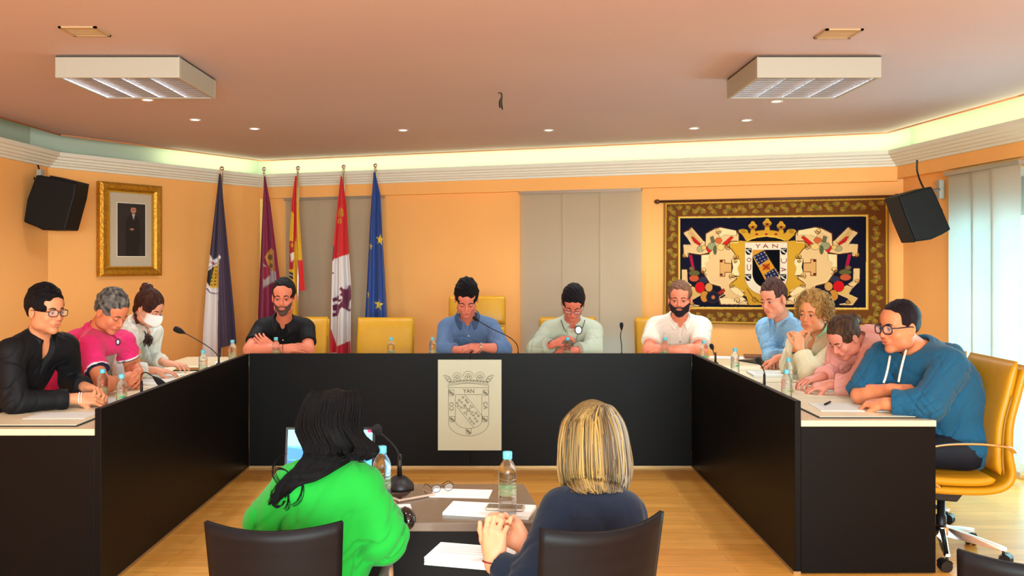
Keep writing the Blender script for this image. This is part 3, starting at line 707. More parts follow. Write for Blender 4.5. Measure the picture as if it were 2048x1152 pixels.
    # fruit and carrots
    for pts, col in (([(580, 450), (650, 390), (668, 402), (610, 462)], (206, 34, 30)), ([(325, 395), (345, 398), (405, 452), (395, 465), (350, 440)], (190, 30, 30)),
                     ([(308, 535), (332, 535), (356, 650), (335, 660)], (176, 14, 70)), ([(540, 825), (590, 795), (602, 815), (560, 845)], (160, 40, 30)),
                     ([(480, 400), (505, 390), (520, 440), (490, 440)], (96, 104, 70)), ([(450, 470), (480, 465), (495, 500), (475, 522), (455, 505)], (214, 30, 40))):
        both(c.poly, pts, col); both(c.line, pts, 3, DK, True)
    for x, y, rx, ry, col in ((548, 425, 28, 22, (206, 96, 50)), (495, 470, 36, 30, (150, 150, 110)), (566, 475, 30, 26, (232, 190, 110)), (520, 500, 14, 34, (86, 96, 60)), (400, 490, 28, 24, (170, 158, 110)), (430, 480, 20, 18, (220, 180, 100)),
                              (352, 675, 44, 22, (92, 92, 50)), (350, 715, 40, 26, (190, 84, 50)), (425, 730, 32, 24, (44, 48, 72)), (398, 785, 40, 44, (204, 22, 32)), (470, 785, 30, 34, (206, 150, 80)), (435, 855, 34, 44, (200, 130, 50)), (500, 860, 52, 46, (30, 32, 48)), (505, 862, 16, 16, (196, 110, 70)), (330, 640, 20, 16, (120, 96, 60))):
        both(lambda P, col: c.poly(P, col), [(x+rx*math.cos(t*.45), y+ry*math.sin(t*.45)) for t in range(14)], col); both(c.line, [(x+rx*math.cos(t*.45), y+ry*math.sin(t*.45)) for t in range(14)], 3, DK, True)
    # crown
    c.poly([(705, 345), (745, 340), (800, 372), (850, 350), (925, 342), (1000, 350), (1060, 372), (1110, 340), (1150, 345), (1140, 385), (1090, 430), (1050, 418), (925, 395), (800, 418), (770, 432), (740, 385)], GO)
    c.line([(745, 340), (800, 372), (850, 350), (925, 342), (1000, 350), (1060, 372), (1110, 340)], 6, DK)
    c.poly([(790, 432), (850, 405), (925, 398), (1000, 405), (1060, 432)], (16, 16, 22)); c.line([(780, 425), (850, 398), (925, 390), (1000, 398), (1070, 425)], 7, (232, 186, 70))
    for x, y in ((820, 322), (932, 300), (1040, 322)):
        c.ell(x, y-8, 34, 22, GO); c.ell(x, y-26, 18, 20, GO); c.poly([(x-14, y), (x+14, y), (x+20, y+50), (x-20, y+50)], GO); c.line(curl(x-18, y+6, 18), 4, DK); c.line(curl(x+18, y+6, 18, 0, 1.4, -1), 4, DK); c.ell(x, y, 11, 11, (120, 30, 20))
    for x in (745, 1118): c.ell(x, 355, 36, 18, GO); c.line(curl(x, 352, 18), 4, DK)
    for x in (850, 925, 1000): c.ell(x, 377, 12, 8, (170, 30, 30))
    # shield
    S = [(757, 440), (1090, 440), (1090, 700)]+[(923+167*math.cos(math.radians(a)), 700+150*math.sin(math.radians(a))) for a in range(0, 181, 12)]+[(757, 700)]
    c.poly(S, (232, 210, 182)); c.line(S, 5, (170, 120, 60), True)
    I = [(817, 498), (1030, 498), (1030, 680)]+[(923+107*math.cos(math.radians(a)), 680+110*math.sin(math.radians(a))) for a in range(0, 181, 15)]+[(817, 680)]
    c.poly(I, (8, 8, 14)); c.poly([(817, 498), (905, 498), (1028, 700), (1020, 735), (950, 775), (930, 760), (817, 545)], (206, 140, 40))
    c.poly([(823, 545), (905, 502), (945, 570), (868, 618)], (30, 32, 62)); c.poly([(910, 690), (985, 640), (1022, 700), (950, 768)], (30, 32, 62))
    for k in range(14):
        x, y = 838+(k % 4)*24+(k//4)*14, 552+(k//4)*22-(k % 4)*11; c.ell(x, y, 6, 5, (150, 150, 170)); c.ell(x+88, y+134, 6, 5, (150, 150, 170))
    c.ell(925, 630, 30, 24, (196, 84, 24)); c.line([(900, 655), (950, 605)], 8, (120, 30, 16)); c.line([(898, 612), (952, 650)], 8, (120, 30, 16))
    for x, y in ((787, 510), (1060, 510), (784, 712), (1056, 714)):
        P = [(x-24, y-26), (x+24, y-26), (x+24, y+6), (x+12, y+26), (x-12, y+26), (x-24, y+6)]; c.poly(P, (12, 12, 22))
        for k in (-1, 0, 1): c.line([(x-14+k*9, y-10+k*6), (x+8+k*9, y+12+k*4)], 5, (226, 214, 196)); c.ell(x+k*12, y-14-k*2, 4, 4, (226, 214, 196))
    R_ = (134, 44, 26)
    for st in ([(846, 455), (860, 470), (876, 455)], [(860, 470), (858, 482)], [(902, 482), (918, 455), (938, 482)], [(909, 473), (930, 473)], [(975, 482), (975, 457), (1012, 481), (1012, 455)]): c.line(st, 7, R_)
    c.line([(790+15*math.cos(t*.35), 575+14*math.sin(t*.35)) for t in range(19)], 6, R_); c.line([(776, 612), (776, 645), (784, 656), (798, 654), (804, 640), (804, 612)], 6, R_)
    c.line([(1040, 566), (1040, 585), (1050, 600), (1070, 600), (1082, 585), (1080, 566)], 6, R_); c.line([(1040, 640), (1078, 652), (1040, 664)], 6, R_); c.line([(1052, 643), (1052, 661)], 5, R_)
    # fringe of scrolls under the shield
    for s in (-1, 1): c.line([(925+s*150, 800), (925+s*110, 860), (925+s*60, 900), (925, 915)], 10, (150, 100, 30)); c.line(curl(925+s*90, 880, 26), 5, DK)
    c.blur(1); return c
tp = paint_tapestry()
def tapestry():
    a, b = ba, bb
    P = {k: on_wall(px, py, a, b, 0.03) for k, (px, py) in dict(tl=(1328, 404), tr=(1778, 394), bl=(1326, 643), br=(1777, 658)).items()}
    zt = (P['tl'].z+P['tr'].z)/2; zb = (P['bl'].z+P['br'].z)/2; L = (Vector(P['tr'][:2])-Vector(P['tl'][:2])).length; H = zt-zb
    d = (b-a).normalized(); ang = math.atan2(d.y, d.x)
    r = empty('tapestry', (P['tl'].x, P['tl'].y, zb), ang, 'large tapestry with crowned coat of arms on navy and brown leafy border', 'tapestry')
    nu, nv = 560, 310; u, v = np.meshgrid(np.linspace(0, 1, nu), np.linspace(0, 1, nv)); x = 100+1738*u
    top = 130-42*u; bot = 1052+60*u; col = tp.sample(x.ravel(), (top+(bot-top)*v).ravel())
    w = 0.006*np.sin(u*9+0.6)*v+0.004*np.sin(u*23)*v
    V = np.stack([u*L, -0.004-w*0.6, (1-v)*H], -1).reshape(-1, 3)
    m = mat('woven_wool', (1, 1, 1), 0.95, attr='Col', bump=0.5, bscale=260, spec=0.1)
    Vb = V.copy(); Vb[:, 1] += 0.006
    o = color_mesh('woven_cloth', V, quads(nu, nv), col, m, r)
    s = o.modifiers.new('solid', 'SOLIDIFY'); s.thickness = 0.004; s.offset = 1
    wood = mat('dark_wood_rod', lin(86, 48, 28), 0.4)
    MB().tube([(-0.05, 0.0, H+0.005), (L+0.05, 0.0, H+0.005)], 0.012, 12).build('hanging_rod', wood, r)
    for x in (-0.065, L+0.065): MB().sphere((x, 0, H+0.005), (0.028, 0.022, 0.022)).build('finial', wood, r)
tapestry()

# ================================================================ FRAMED PORTRAIT
def portrait():
    a, b = W0[1], W0[2]; P = [on_wall(*q, a, b, 0.035) for q in ((197, 364), (321, 371), (319, 549), (200, 555))]
    zt = (P[0].z+P[1].z)/2; zb = (P[2].z+P[3].z)/2; L = (Vector(P[1][:2])-Vector(P[0][:2])).length; H = zt-zb; d = (b-a).normalized()
    r = empty('framed_portrait', (P[0].x, P[0].y, zb), math.atan2(d.y, d.x), 'gold framed portrait of a standing figure in a dark suit on the left wall', 'picture')
    gold = mat('gilded_wood', lin(190, 134, 34), 0.38, 0.55, noise=0.25, nscale=40, bump=0.5, bscale=50); gold2 = mat('bright_gilt', lin(226, 178, 60), 0.3, 0.7)
    wx, wz = 0.155*L, 0.105*H
    # mitred moulding: sweep a profile round the rectangle
    prof = [(0, 0.03), (0, -0.02), (0.25, -0.035), (0.6, -0.028), (0.8, -0.01), (1.0, -0.012), (1.0, 0.03)]
    def ring(pr, name, m):
        g = MB(); n = len(pr); v = []
        for cx_, cz_, sx, sz in ((0, 0, 1, 1), (L, 0, -1, 1), (L, H, -1, -1), (0, H, 1, -1)):
            for t, y in pr: v.append((cx_+sx*t*wx, y, cz_+sz*t*wz))
        g.add(v, [(k*n+j, k*n+(j+1) % n, ((k+1) % 4)*n+(j+1) % n, ((k+1) % 4)*n+j) for k in range(4) for j in range(n)]); return g.build(name, m, r)
    fr = ring(prof, 'frame', gold); ring([(0.86, -0.010), (0.90, -0.024), (0.97, -0.024), (1.0, -0.012)], 'gilt_slip', gold2).parent = fr
    MB().box((wx, -0.004, wz), (L-wx, 0.0, H-wz)).build('mat_board', mat('picture_mat', lin(200, 184, 160), 0.8), r)
    c = Canvas(200, 390, (38, 34, 34))
    c.poly([(0, 0), (200, 0), (200, 120), (150, 250), (200, 390), (0, 390)], (44, 38, 38)); c.poly([(62, 120), (90, 84), (130, 84), (156, 118), (164, 230), (150, 390), (60, 390), (56, 240)], (26, 22, 24))
    c.ell(113, 48, 19, 25, (196, 132, 104)); c.poly([(94, 36), (100, 22), (126, 22), (133, 38), (126, 30), (101, 30)], (34, 26, 24)); c.ell(113, 45, 14, 3, (90, 54, 46)); c.ell(113, 62, 8, 2, (140, 70, 60))
    c.poly([(102, 78), (124, 78), (114, 120)], (214, 206, 206)); c.poly([(111, 84), (117, 84), (115, 118)], (96, 100, 140)); c.ell(102, 190, 15, 8, (180, 116, 92)); c.line([(70, 180), (96, 188)], 4, (60, 50, 50)); c.blur(2)
    nu, nv = 70, 130; u, v = np.meshgrid(np.linspace(0, 1, nu), np.linspace(0, 1, nv)); x0, x1, z0, z1 = 0.285*L, 0.735*L, 0.215*H, 0.785*H
    V = np.stack([x0+u*(x1-x0), np.full_like(u, -0.0062), z1-v*(z1-z0)], -1).reshape(-1, 3)
    color_mesh('painting', V, quads(nu, nv), c.sample(u.ravel()*199, v.ravel()*389), mat('painted_canvas', (1, 1, 1), 0.5, attr='Col'), r)
    MB().box((x0-0.006, -0.0055, z0-0.006), (x1+0.006, -0.0042, z1+0.006)).build('bevel_line', mat('white_card', lin(240, 232, 220), 0.7), r)
portrait()

# ================================================================ LOUDSPEAKERS
m_spk = mat('black_loudspeaker', lin(10, 10, 11), 0.6, spec=0.3); m_grille = mat('black_grille', lin(14, 14, 15), 0.7, bump=0.6, bscale=300)
def speaker(label, Y, prof, grille, plate, arm, cable):
    """cabinet with a tapered side profile (photographed outline at its own distance), 0.24 m wide"""
    c0 = at(sum(p[0] for p in prof)/len(prof), sum(p[1] for p in prof)/len(prof), Y)
    r = empty('loudspeaker', c0, 0, label, 'loudspeaker', 'black wall loudspeakers'); W = lambda q, y=Y: at(q[0], q[1], y)-c0
    pl = [(W(q).x, W(q).z) for q in prof]; MB().prism(pl, 'y', -0.12, 0.14).build('cabinet', m_spk, r, bevel=0.012)
    gp = [(W(q).x, W(q).z) for q in grille]; MB().prism(gp, 'y', -0.105, 0.125).build('grille', m_grille, r, bevel=0.006)
    p = plate-c0; b = MB(); b.box((p.x-0.02, p.y-0.03, p.z-0.075), (p.x+0.02, p.y+0.03, p.z+0.075)); b.tube([p, Vector(W(arm))+Vector((0, 0.1, 0))], 0.012, 10); b.build('wall_bracket', m_lampw, r)
    cb = MB(); cb.tube(smoothpath([W(q, Y+q[2]) for q in cable], 6), 0.007, 8); cb.build('cable', m_black, r)
speaker('black loudspeaker hanging on the left wall beside the gold portrait', 8.0, [(86, 352), (112, 356), (165, 369), (161, 395), (143, 461), (98, 461), (86, 455), (61, 445), (68, 400)],
        [(110, 353), (118, 354), (167, 366), (165, 371), (112, 360)], Vector((W0[1].x+0.05, 8.1, at(66, 357, 8.1).z)), (82, 360), [(83, 362, 0), (74, 361, .05), (67, 352, .1), (73, 325, .15), (80, 345, .1), (86, 362, .02)])
speaker('black loudspeaker tilted on the right wall above the hoodie man', 7.15, [(1784, 394), (1816, 384), (1849, 375), (1858, 392), (1887, 460), (1870, 470), (1848, 480), (1818, 484), (1800, 440)],
        [(1782, 396), (1787, 393), (1821, 483), (1817, 486), (1798, 442)], on_wall(1880, 379, W1[3], W1[4], 0.03), (1852, 380), [(1834, 320, .1), (1835, 345, .1), (1846, 374, .05), (1862, 395, 0), (1880, 415, .05), (1884, 428, .05), (1880, 440, 0), (1872, 448, 0)])

# ================================================================ FLAGS
def flag_canvas():
    c = Canvas(1267, 1300, (250, 240, 235)); PU = (56, 40, 66)
    # 1 plum and white flag with honeycomb shield
    c.poly([(60, 0), (300, 0), (300, 1300), (60, 1300)], PU); c.poly([(60, 530), (125, 545), (140, 580), (178, 545), (176, 760), (170, 1300), (40, 1300)], (226, 218, 216))
    c.line([(112, 610), (176, 560)], 22, (232, 226, 226)); c.line([(112, 625), (176, 578)], 4, (90, 70, 90)); c.line([(122, 590), (178, 548)], 3, (90, 70, 90)); c.ell(138, 594, 8, 8, (150, 60, 60))
    c.poly([(112, 640), (160, 600), (120, 730), (108, 700)], (18, 16, 22)); c.poly([(120, 735), (145, 612), (176, 590), (176, 735)], (222, 178, 40))
    for k in range(18): c.ell(130+(k % 3)*15+(k//3)*1.5, 718-(k//3)*20, 4, 5, (70, 50, 20))
    c.line([(150, 670), (176, 655)], 5, (200, 60, 30)); c.line([(160, 640), (160, 690)], 5, (200, 60, 30)); c.line([(108, 740), (120, 762), (145, 770), (174, 766)], 6, (90, 80, 110)); c.line([(108, 728), (122, 748), (145, 755), (174, 752)], 6, (236, 236, 236))
    # 2 crimson flag with quartered emblem
    c.poly([(380, 0), (570, 0), (570, 1300), (380, 1300)], (132, 18, 64)); c.poly([(446, 80), (475, 250), (530, 670), (560, 800), (570, 400), (480, 80)], (190, 26, 48))
    c.poly([(440, 560), (470, 505), (488, 520), (495, 640), (470, 640)], (196, 140, 50)); c.poly([(428, 590), (470, 640), (500, 640), (505, 690), (430, 740)], (176, 160, 160)); c.poly([(428, 610), (462, 620), (468, 660), (440, 690), (428, 680)], (150, 20, 60)); c.line([(430, 735), (470, 710), (505, 690)], 4, (110, 80, 90)); c.ell(466, 560, 12, 16, (120, 80, 40)); c.ell(470, 610, 8, 14, (120, 80, 40))
    # 3 red yellow red flag
    c.poly([(570, 0), (680, 0), (680, 1300), (570, 1300)], (226, 176, 16)); c.poly([(600, 80), (622, 80), (618, 300), (614, 470), (600, 470), (604, 310), (585, 290)], (208, 22, 26)); c.poly([(620, 580), (690, 570), (690, 760), (620, 760)], (222, 20, 24))
    c.poly([(580, 465), (606, 470), (602, 630), (576, 630)], (176, 30, 30)); c.poly([(586, 540), (604, 530), (604, 570), (590, 590)], (226, 220, 210)); c.poly([(578, 640), (600, 650), (600, 690), (576, 670)], (40, 30, 30)); c.ell(594, 490, 6, 12, (216, 150, 40)); c.line([(578, 655), (598, 668)], 4, (200, 190, 180))
    # 4 red and white flag with castle and lion
    c.poly([(800, 0), (940, 0), (940, 1300), (800, 1300)], (226, 218, 216)); c.poly([(800, 0), (940, 0), (940, 536), (920, 540), (850, 565), (820, 575), (800, 520)], (212, 26, 28))
    c.poly([(856, 328), (856, 300), (864, 280), (872, 276), (886, 284), (892, 326)], (206, 130, 30)); c.poly([(852, 366), (854, 338), (876, 336), (880, 366)], (206, 130, 30)); c.line([(864, 300), (864, 326)], 3, (150, 80, 20)); c.line([(878, 300), (878, 326)], 3, (150, 80, 20)); c.ell(866, 356, 4, 7, (150, 80, 20))
    LI = (110, 24, 64); c.poly([(826, 490), (838, 500), (830, 580), (822, 582)], LI); c.poly([(816, 648), (832, 648), (832, 656), (816, 656)], (60, 30, 50))
    for P in ([(868, 740), (878, 728), (888, 742), (905, 745), (912, 722), (930, 720), (934, 800), (920, 818), (910, 850), (915, 862), (932, 852), (930, 868), (912, 874), (898, 858), (880, 846), (868, 860), (866, 880), (848, 900), (824, 902), (824, 880), (838, 882), (842, 868), (826, 866), (824, 836), (840, 830), (866, 830), (884, 806), (884, 786), (868, 776), (880, 762)],
              [(824, 795), (846, 790), (852, 776), (866, 782), (864, 800), (884, 800), (872, 816), (842, 812), (826, 818)]): c.poly(P, LI)
    c.poly([(800, 970), (818, 975), (840, 1060), (860, 1110), (800, 1110)], (206, 26, 46)); c.poly([(845, 1072), (928, 1040), (940, 1300), (800, 1300), (850, 1110)], (196, 22, 50))
    # 5 blue flag with gold stars
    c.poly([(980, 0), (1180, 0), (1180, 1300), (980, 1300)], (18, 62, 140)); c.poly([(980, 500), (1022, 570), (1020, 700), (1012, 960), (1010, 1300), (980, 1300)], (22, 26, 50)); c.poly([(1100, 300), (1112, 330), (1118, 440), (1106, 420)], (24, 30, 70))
    def star(x, y, r, a=0, sx=1):
        c.poly([(x+sx*(r if k % 2 == 0 else r*.42)*math.sin(a+k*math.pi/5), y-(r if k % 2 == 0 else r*.42)*math.cos(a+k*math.pi/5)) for k in range(10)], (236, 204, 40))
    star(1098, 460, 34, 0.15, 0.8); star(1045, 498, 24, 0.2, 0.5); star(1030, 775, 22, 0.1, 0.4); star(1090, 832, 34, 0.12, 0.85); star(1070, 1120, 30, .3, .8)
    c.blur(1); return c
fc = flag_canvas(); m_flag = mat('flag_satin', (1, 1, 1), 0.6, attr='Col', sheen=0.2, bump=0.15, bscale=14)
m_pole = mat('chrome_flagpole', (0.86, 0.84, 0.8), 0.2, 1.0)
def c2p(x, y): return (380+x/2.88, 320+y/2.88)
def flag(label, polx, topy, Lf, Rt, bots, nf):
    """Lf, Rt: outline samples (x, y) in the enlargement; bots: list of (u, y) for the lower hem"""
    a, b = ba, bb
    px, py = c2p(polx, topy); Y = (on_wall(px, py, a, b, 0.36) if px > 500 else on_wall(px, py, W0[1], W0[2], 0.36)).y
    top = at(px, py, Y); r = empty('flag', (top.x, Y, 0), 0, label, 'flag', 'flags on chrome poles in the left corner')
    MB().tube([(0, 0, 0.03), (0, 0, top.z-0.02)], 0.0125, 12).build('flagpole', m_pole, r)
    MB().lathe([(0.013, 0), (0.016, 0.01), (0.013, 0.02)], 16, (0, 0, top.z-0.035)).sphere((0, 0, top.z+0.01), 0.024, 0, 20).build('finial', m_pole, r)
    MB().lathe([(0.15, 0), (0.15, 0.012), (0.14, 0.02), (0.03, 0.03), (0.016, 0.07), (0.0125, 0.07)], 28).build('base', m_pole, r)
    nu, nv = 90, 260; u, v = np.meshgrid(np.linspace(0, 1, nu), np.linspace(0, 1, nv))
    yb = np.interp(u, [q[0] for q in bots], [q[1] for q in bots]); y0 = Lf[0][1]; cy = y0+(yb-y0)*v
    xl = np.interp(cy, [q[1] for q in Lf], [q[0] for q in Lf]); xr = np.interp(cy, [q[1] for q in Rt], [q[0] for q in Rt]); cx_ = xl+(xr-xl)*u
    X = (380+cx_/2.88-HX)/F*Y-top.x; Z = CH+(HY-(320+cy/2.88))/F*Y
    ph = polx*0.01; amp = 0.004+0.045*np.clip((cy-y0)/900, 0, 1)
    D = amp*np.sin(2*math.pi*nf*u+ph+0.5*v)+0.4*amp*np.sin(2*math.pi*nf*2.3*u+ph*2)
    V = np.stack([X, -0.045-D, Z], -1).reshape(-1, 3)
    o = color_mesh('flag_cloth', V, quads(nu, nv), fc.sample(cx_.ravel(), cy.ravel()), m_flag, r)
flag('plum and white flag with a honeycomb shield, leftmost of the five', 183, 55, [(175, 82), (125, 545), (105, 740), (88, 1000), (80, 1300)], [(184, 82), (215, 420), (255, 850), (270, 1050), (275, 1300)], [(0, 1290), (.5, 1270), (.58, 1078), (1, 1055)], 1.5)
flag('crimson flag with a grey and gold emblem behind the man in the black polo', 426, 57, [(432, 95), (408, 600), (395, 870), (390, 1300)], [(440, 95), (470, 250), (525, 670), (540, 800), (552, 1300)], [(0, 1290), (1, 1250)], 1.7)
flag('red and yellow striped flag with a small coat of arms', 622, 52, [(610, 95), (590, 250), (575, 480), (575, 700), (580, 1300)], [(622, 95), (637, 350), (653, 560), (669, 750), (672, 1300)], [(0, 1290), (.48, 1240), (.52, 758), (1, 748)], 1.4)
flag('red and white flag with castle and lion beside the empty chair', 886, 45, [(872, 95), (840, 380), (825, 560), (818, 800), (810, 1100), (805, 1300)], [(880, 95), (905, 250), (920, 540), (932, 720), (930, 1110), (930, 1300)], [(0, 1250), (1, 1280)], 1.6)
flag('blue flag with gold stars, rightmost of the five', 1068, 38, [(1060, 72), (1040, 350), (1022, 700), (1010, 900), (1000, 1300)], [(1070, 72), (1100, 200), (1112, 450), (1130, 750), (1138, 900), (1145, 1300)], [(0, 1280), (1, 1260)], 1.8)

# ================================================================ THINGS ON THE DESKS
def microphone(label, foot, path, tip, r_head=0.012, Lh=0.05, big=False, base=None):
    """gooseneck microphone: foot on the desk, neck through world points, head reaching to tip"""
    r = empty('gooseneck_microphone', foot, 0, label, 'microphone', 'gooseneck microphones'); f = Vector(foot); P = [Vector(p)-f for p in path]; t = Vector(tip)-f
    if base: MB().lathe([(base, 0), (base, 0.008), (base*0.95, 0.02), (base*0.6, 0.038), (0.02, 0.045), (0.0, 0.046)], 28).build('round_base', m_black, r)
    else: MB().lathe([(0.022, 0), (0.022, 0.006), (0.014, 0.010), (0.008, 0.012)], 20).build('mount', m_black, r)
    z0 = 0.045 if base else 0.01
    MB().tube([(0, 0, z0), (0, 0, z0+0.075)], [0.009, 0.007], 12).build('stem_socket', m_black, r)
    sp = smoothpath([Vector((0, 0, z0+0.06))]+P, 8); MB().tube(sp, 0.0036, 8).build('gooseneck', m_black, r)
    a = P[-1]; d = (t-a).normalized(); L = (t-a).length; q = d.to_track_quat('Z', 'Y').to_matrix().to_4x4(); M = Matrix.Translation(a) @ q
    MB().lathe([(0.004, 0), (0.008, L*0.1), (r_head*0.75, L*0.3), (r_head, L*0.5), (r_head, L*0.8), (r_head*0.8, L*0.95), (0.0, L)], 16, M=M).build('microphone_head', mat('foam_windshield', lin(14, 14, 15), 0.9, bump=0.4, bscale=400), r)
    return r
microphone('gooseneck microphone with thick head at the left corner of the desks', (-2.08, 7.18, WT), [at(439, 715, 7.18), at(425, 700, 7.16), at(400, 683, 7.12), at(371, 667, 7.08)], at(347, 656, 7.05), 0.022)
microphone('gooseneck microphone bent downwards on the left side desk', (-2.04, 5.50, WT), [at(282, 760, 5.5), at(283, 749, 5.5), at(292, 745, 5.48), at(306, 753, 5.45)], at(331, 774, 5.42), 0.019)
microphone('gooseneck microphone reaching to the man in the blue shirt', (0.185, 7.22, WT), [at(1034, 690, 7.22), at(1018, 674, 7.2), at(985, 658, 7.16), at(957, 642, 7.1)], at(946, 634, 7.08), 0.014)
microphone('upright gooseneck microphone between the grey jacket and white shirt men', (0.97, 7.22, WT), [at(1243, 690, 7.22), at(1241, 672, 7.2), at(1243, 660, 7.2)], at(1243, 645, 7.18), 0.014)
microphone('small gooseneck microphone at the right corner of the desks', (1.69, 7.25, WT), [at(1428, 708, 7.25), at(1426, 700, 7.24)], at(1422, 689, 7.2), 0.016)
microphone('gooseneck microphone in the middle of the right side desk', (1.665, 5.85, WT), [at(1530, 758, 5.85), at(1528, 742, 5.84), at(1522, 730, 5.82)], at(1514, 716, 5.8), 0.016)
microphone('black table microphone on a round base in front of the green sweater', (-0.325, 3.27, TZ), [at(800, 915, 3.25), at(790, 895, 3.24), at(770, 874, 3.22), at(762, 868, 3.21)], at(748, 853, 3.2), 0.018, base=0.05)

m_pet = mat('bottle_plastic', (0.93, 0.98, 0.99), 0.04, trans=1.0, ior=1.30, alpha=0.62); m_cap = mat('light_blue_cap', lin(96, 186, 206), 0.4)
m_lab = mat('clear_green_label', lin(196, 220, 160), 0.4, alpha=0.22); m_labg = mat('green_label_print', lin(60, 160, 110), 0.4)
def bottle():
    r = empty('water_bottle'); pr = [(0.0, 0.002), (0.022, 0.0), (0.0265, 0.004), (0.028, 0.012)]; z = 0.014
    while z < 0.128: pr += [(0.0282, z), (0.0268, z+0.0045), (0.0282, z+0.009)]; z += 0.0115
    pr += [(0.0285, 0.132), (0.0275, 0.146), (0.022, 0.160), (0.0145, 0.172), (0.0125, 0.178), (0.0125, 0.184), (0.0, 0.184)]
    MB().lathe(pr, 24).build('bottle_body', m_pet, r)
    MB().lathe([(0.0145, 0.178), (0.0148, 0.180), (0.0148, 0.197), (0.0135, 0.2), (0.0, 0.2)], 24).build('cap', m_cap, r)
    MB().lathe([(0.0287, 0.068), (0.0289, 0.070), (0.0289, 0.100), (0.0287, 0.102)], 24).build('label', m_lab, r)
    g = MB(); g.grid(lambda u, v: (0.0293*math.sin(-0.9+1.6*u), -0.0293*math.cos(-0.9+1.6*u), 0.080+0.012*v*math.sin(math.pi*u)), 12, 4); g.build('label_print', m_labg, r)
    return r
bots = [((205, 738), WT, 'water bottle at the near end of the left desk, beside the bracelet'), ((243, 748), WT, 'water bottle right behind the left desk rim, beside the nearest bottle'),
        ((406, 700), WT, 'water bottle on the left desk below the thick microphone'), ((465, 680), WT, 'water bottle at the left corner in front of the plum flag'),
        ((552, 675), WT, 'water bottle in front of the man in the black polo'), ((782, 674), WT, 'water bottle in front of the empty yellow chair'),
        ((865, 674), WT, 'water bottle at the left elbow of the man in the blue shirt'), ((1135, 671), WT, 'water bottle in front of the man in the pale grey jacket'),
        ((1330, 670), WT, 'water bottle in front of the bearded man in white'), ((1408, 681), WT, 'water bottle at the right corner beside the small microphone'),
        ((1470, 696), WT, 'water bottle on the right desk left of the black folder'), ((1577, 716), WT, 'water bottle on the right desk in front of the cream cardigan'),
        ((1573, 739), WT, 'water bottle on the right desk closest to the camera'), ((764, 892), TZ, 'water bottle beside the round based table microphone'), ((1015, 903), TZ, 'water bottle standing in the middle of the small table')]
b0 = bottle()
for i, ((px, py), z, lb) in enumerate(bots):
    o = b0 if i == 0 else copy_tree(b0); Y = (CH-z-0.2)*F/(py-HY); o.location = (at(px, py, Y).x, Y, z); o.rotation_euler.z = 0.7*i; tag(o, lb, 'bottle', 'water bottles')
    if 4 <= i <= 8: o.location.y = 7.24; o.location.x = (px-HX)/F*7.24

m_paper = mat('white_paper', lin(236, 236, 230), 0.7); m_ink = mat('printed_ink', lin(196, 196, 194), 0.8)
def paper(label, c, w, d, rot, th=0.0015, name='paper_sheet', cat='paper', m=m_paper, text_=True, group=None, ramp=0):
    r = empty(name, c, math.radians(rot), label, cat, group); g = MB()
    n = max(1, min(6, int(th/0.003)))
    for k in range(n):
        z = th*k/n; M = Matrix.Rotation(math.radians((k*37 % 5-2)*0.5), 4, 'Z'); g.box((-w/2, -d/2, z), (w/2, d/2, z+th/n*0.93), M=M)
    g.build('sheet', m, r)
    if text_:
        g = MB(); rnd = random.Random(int(w*1e4+c[0]*100))
        for k in range(int(d/0.022)-2):
            y = d/2-0.03-k*0.022; g.box((-w*0.4, y, th), (-w*0.4+w*rnd.uniform(0.5, 0.8), y+0.004, th+0.0003))
        g.build('printed_lines', m_ink, r)
    return r
PZ = WT+0.0088
g1 = 'papers on the left desk'; g2 = 'papers on the right desk'
c = on_z(125, 831, PZ); paper('white sheet on the left desk pad nearest to the camera', (c.x, c.y, PZ), 0.30, 0.20, 2, group=g1)
c = on_z(175, 803, PZ); paper('white sheet under the hands of the man in the black shirt', (c.x, c.y+0.05, PZ), 0.34, 0.24, -4, group=g1)
c = on_z(290, 770, PZ); paper('thick stack of lined papers between the two left microphones', (c.x, c.y+.1, PZ), 0.34, 0.24, 0, 0.012, group=g1)
c = on_z(300, 757, PZ); paper('white sheets in front of the masked woman', (c.x, c.y+.15, PZ), 0.30, 0.22, 5, 0.004, group=g1)
c = on_z(470, 722, PZ); paper('white sheet at the left corner beside the plum flag', (c.x, c.y-.1, WT+0.001), 0.24, 0.3, 15, group=g1)
c = on_z(1695, 815, PZ); paper('white printed sheet on the right desk pad nearest to the camera', (c.x, c.y, PZ), 0.34, 0.26, -3, 0.003, group=g2)
c = on_z(1675, 777, PZ); paper('white sheets under the orange sheet on the right desk', (c.x, c.y, PZ), 0.30, 0.24, -3, 0.006, group=g2)
c = on_z(1680, 774, PZ+.006); paper('orange tinted printed sheet in front of the pink hoodie', (c.x, c.y, PZ+0.0066), 0.20, 0.14, -6, 0.001, m=mat('orange_paper', lin(226, 166, 120), 0.7), group=g2)
c = on_z(1540, 752, PZ); paper('white stack of documents left of the cream cardigan', (c.x+.05, c.y+.05, PZ), 0.34, 0.26, -4, 0.016, group=g2)
c = on_z(1440, 715, WT+.001); paper('white sheet at the right corner of the desks', (c.x+0.05, c.y, WT+0.001), 0.26, 0.2, -12, group=g2)
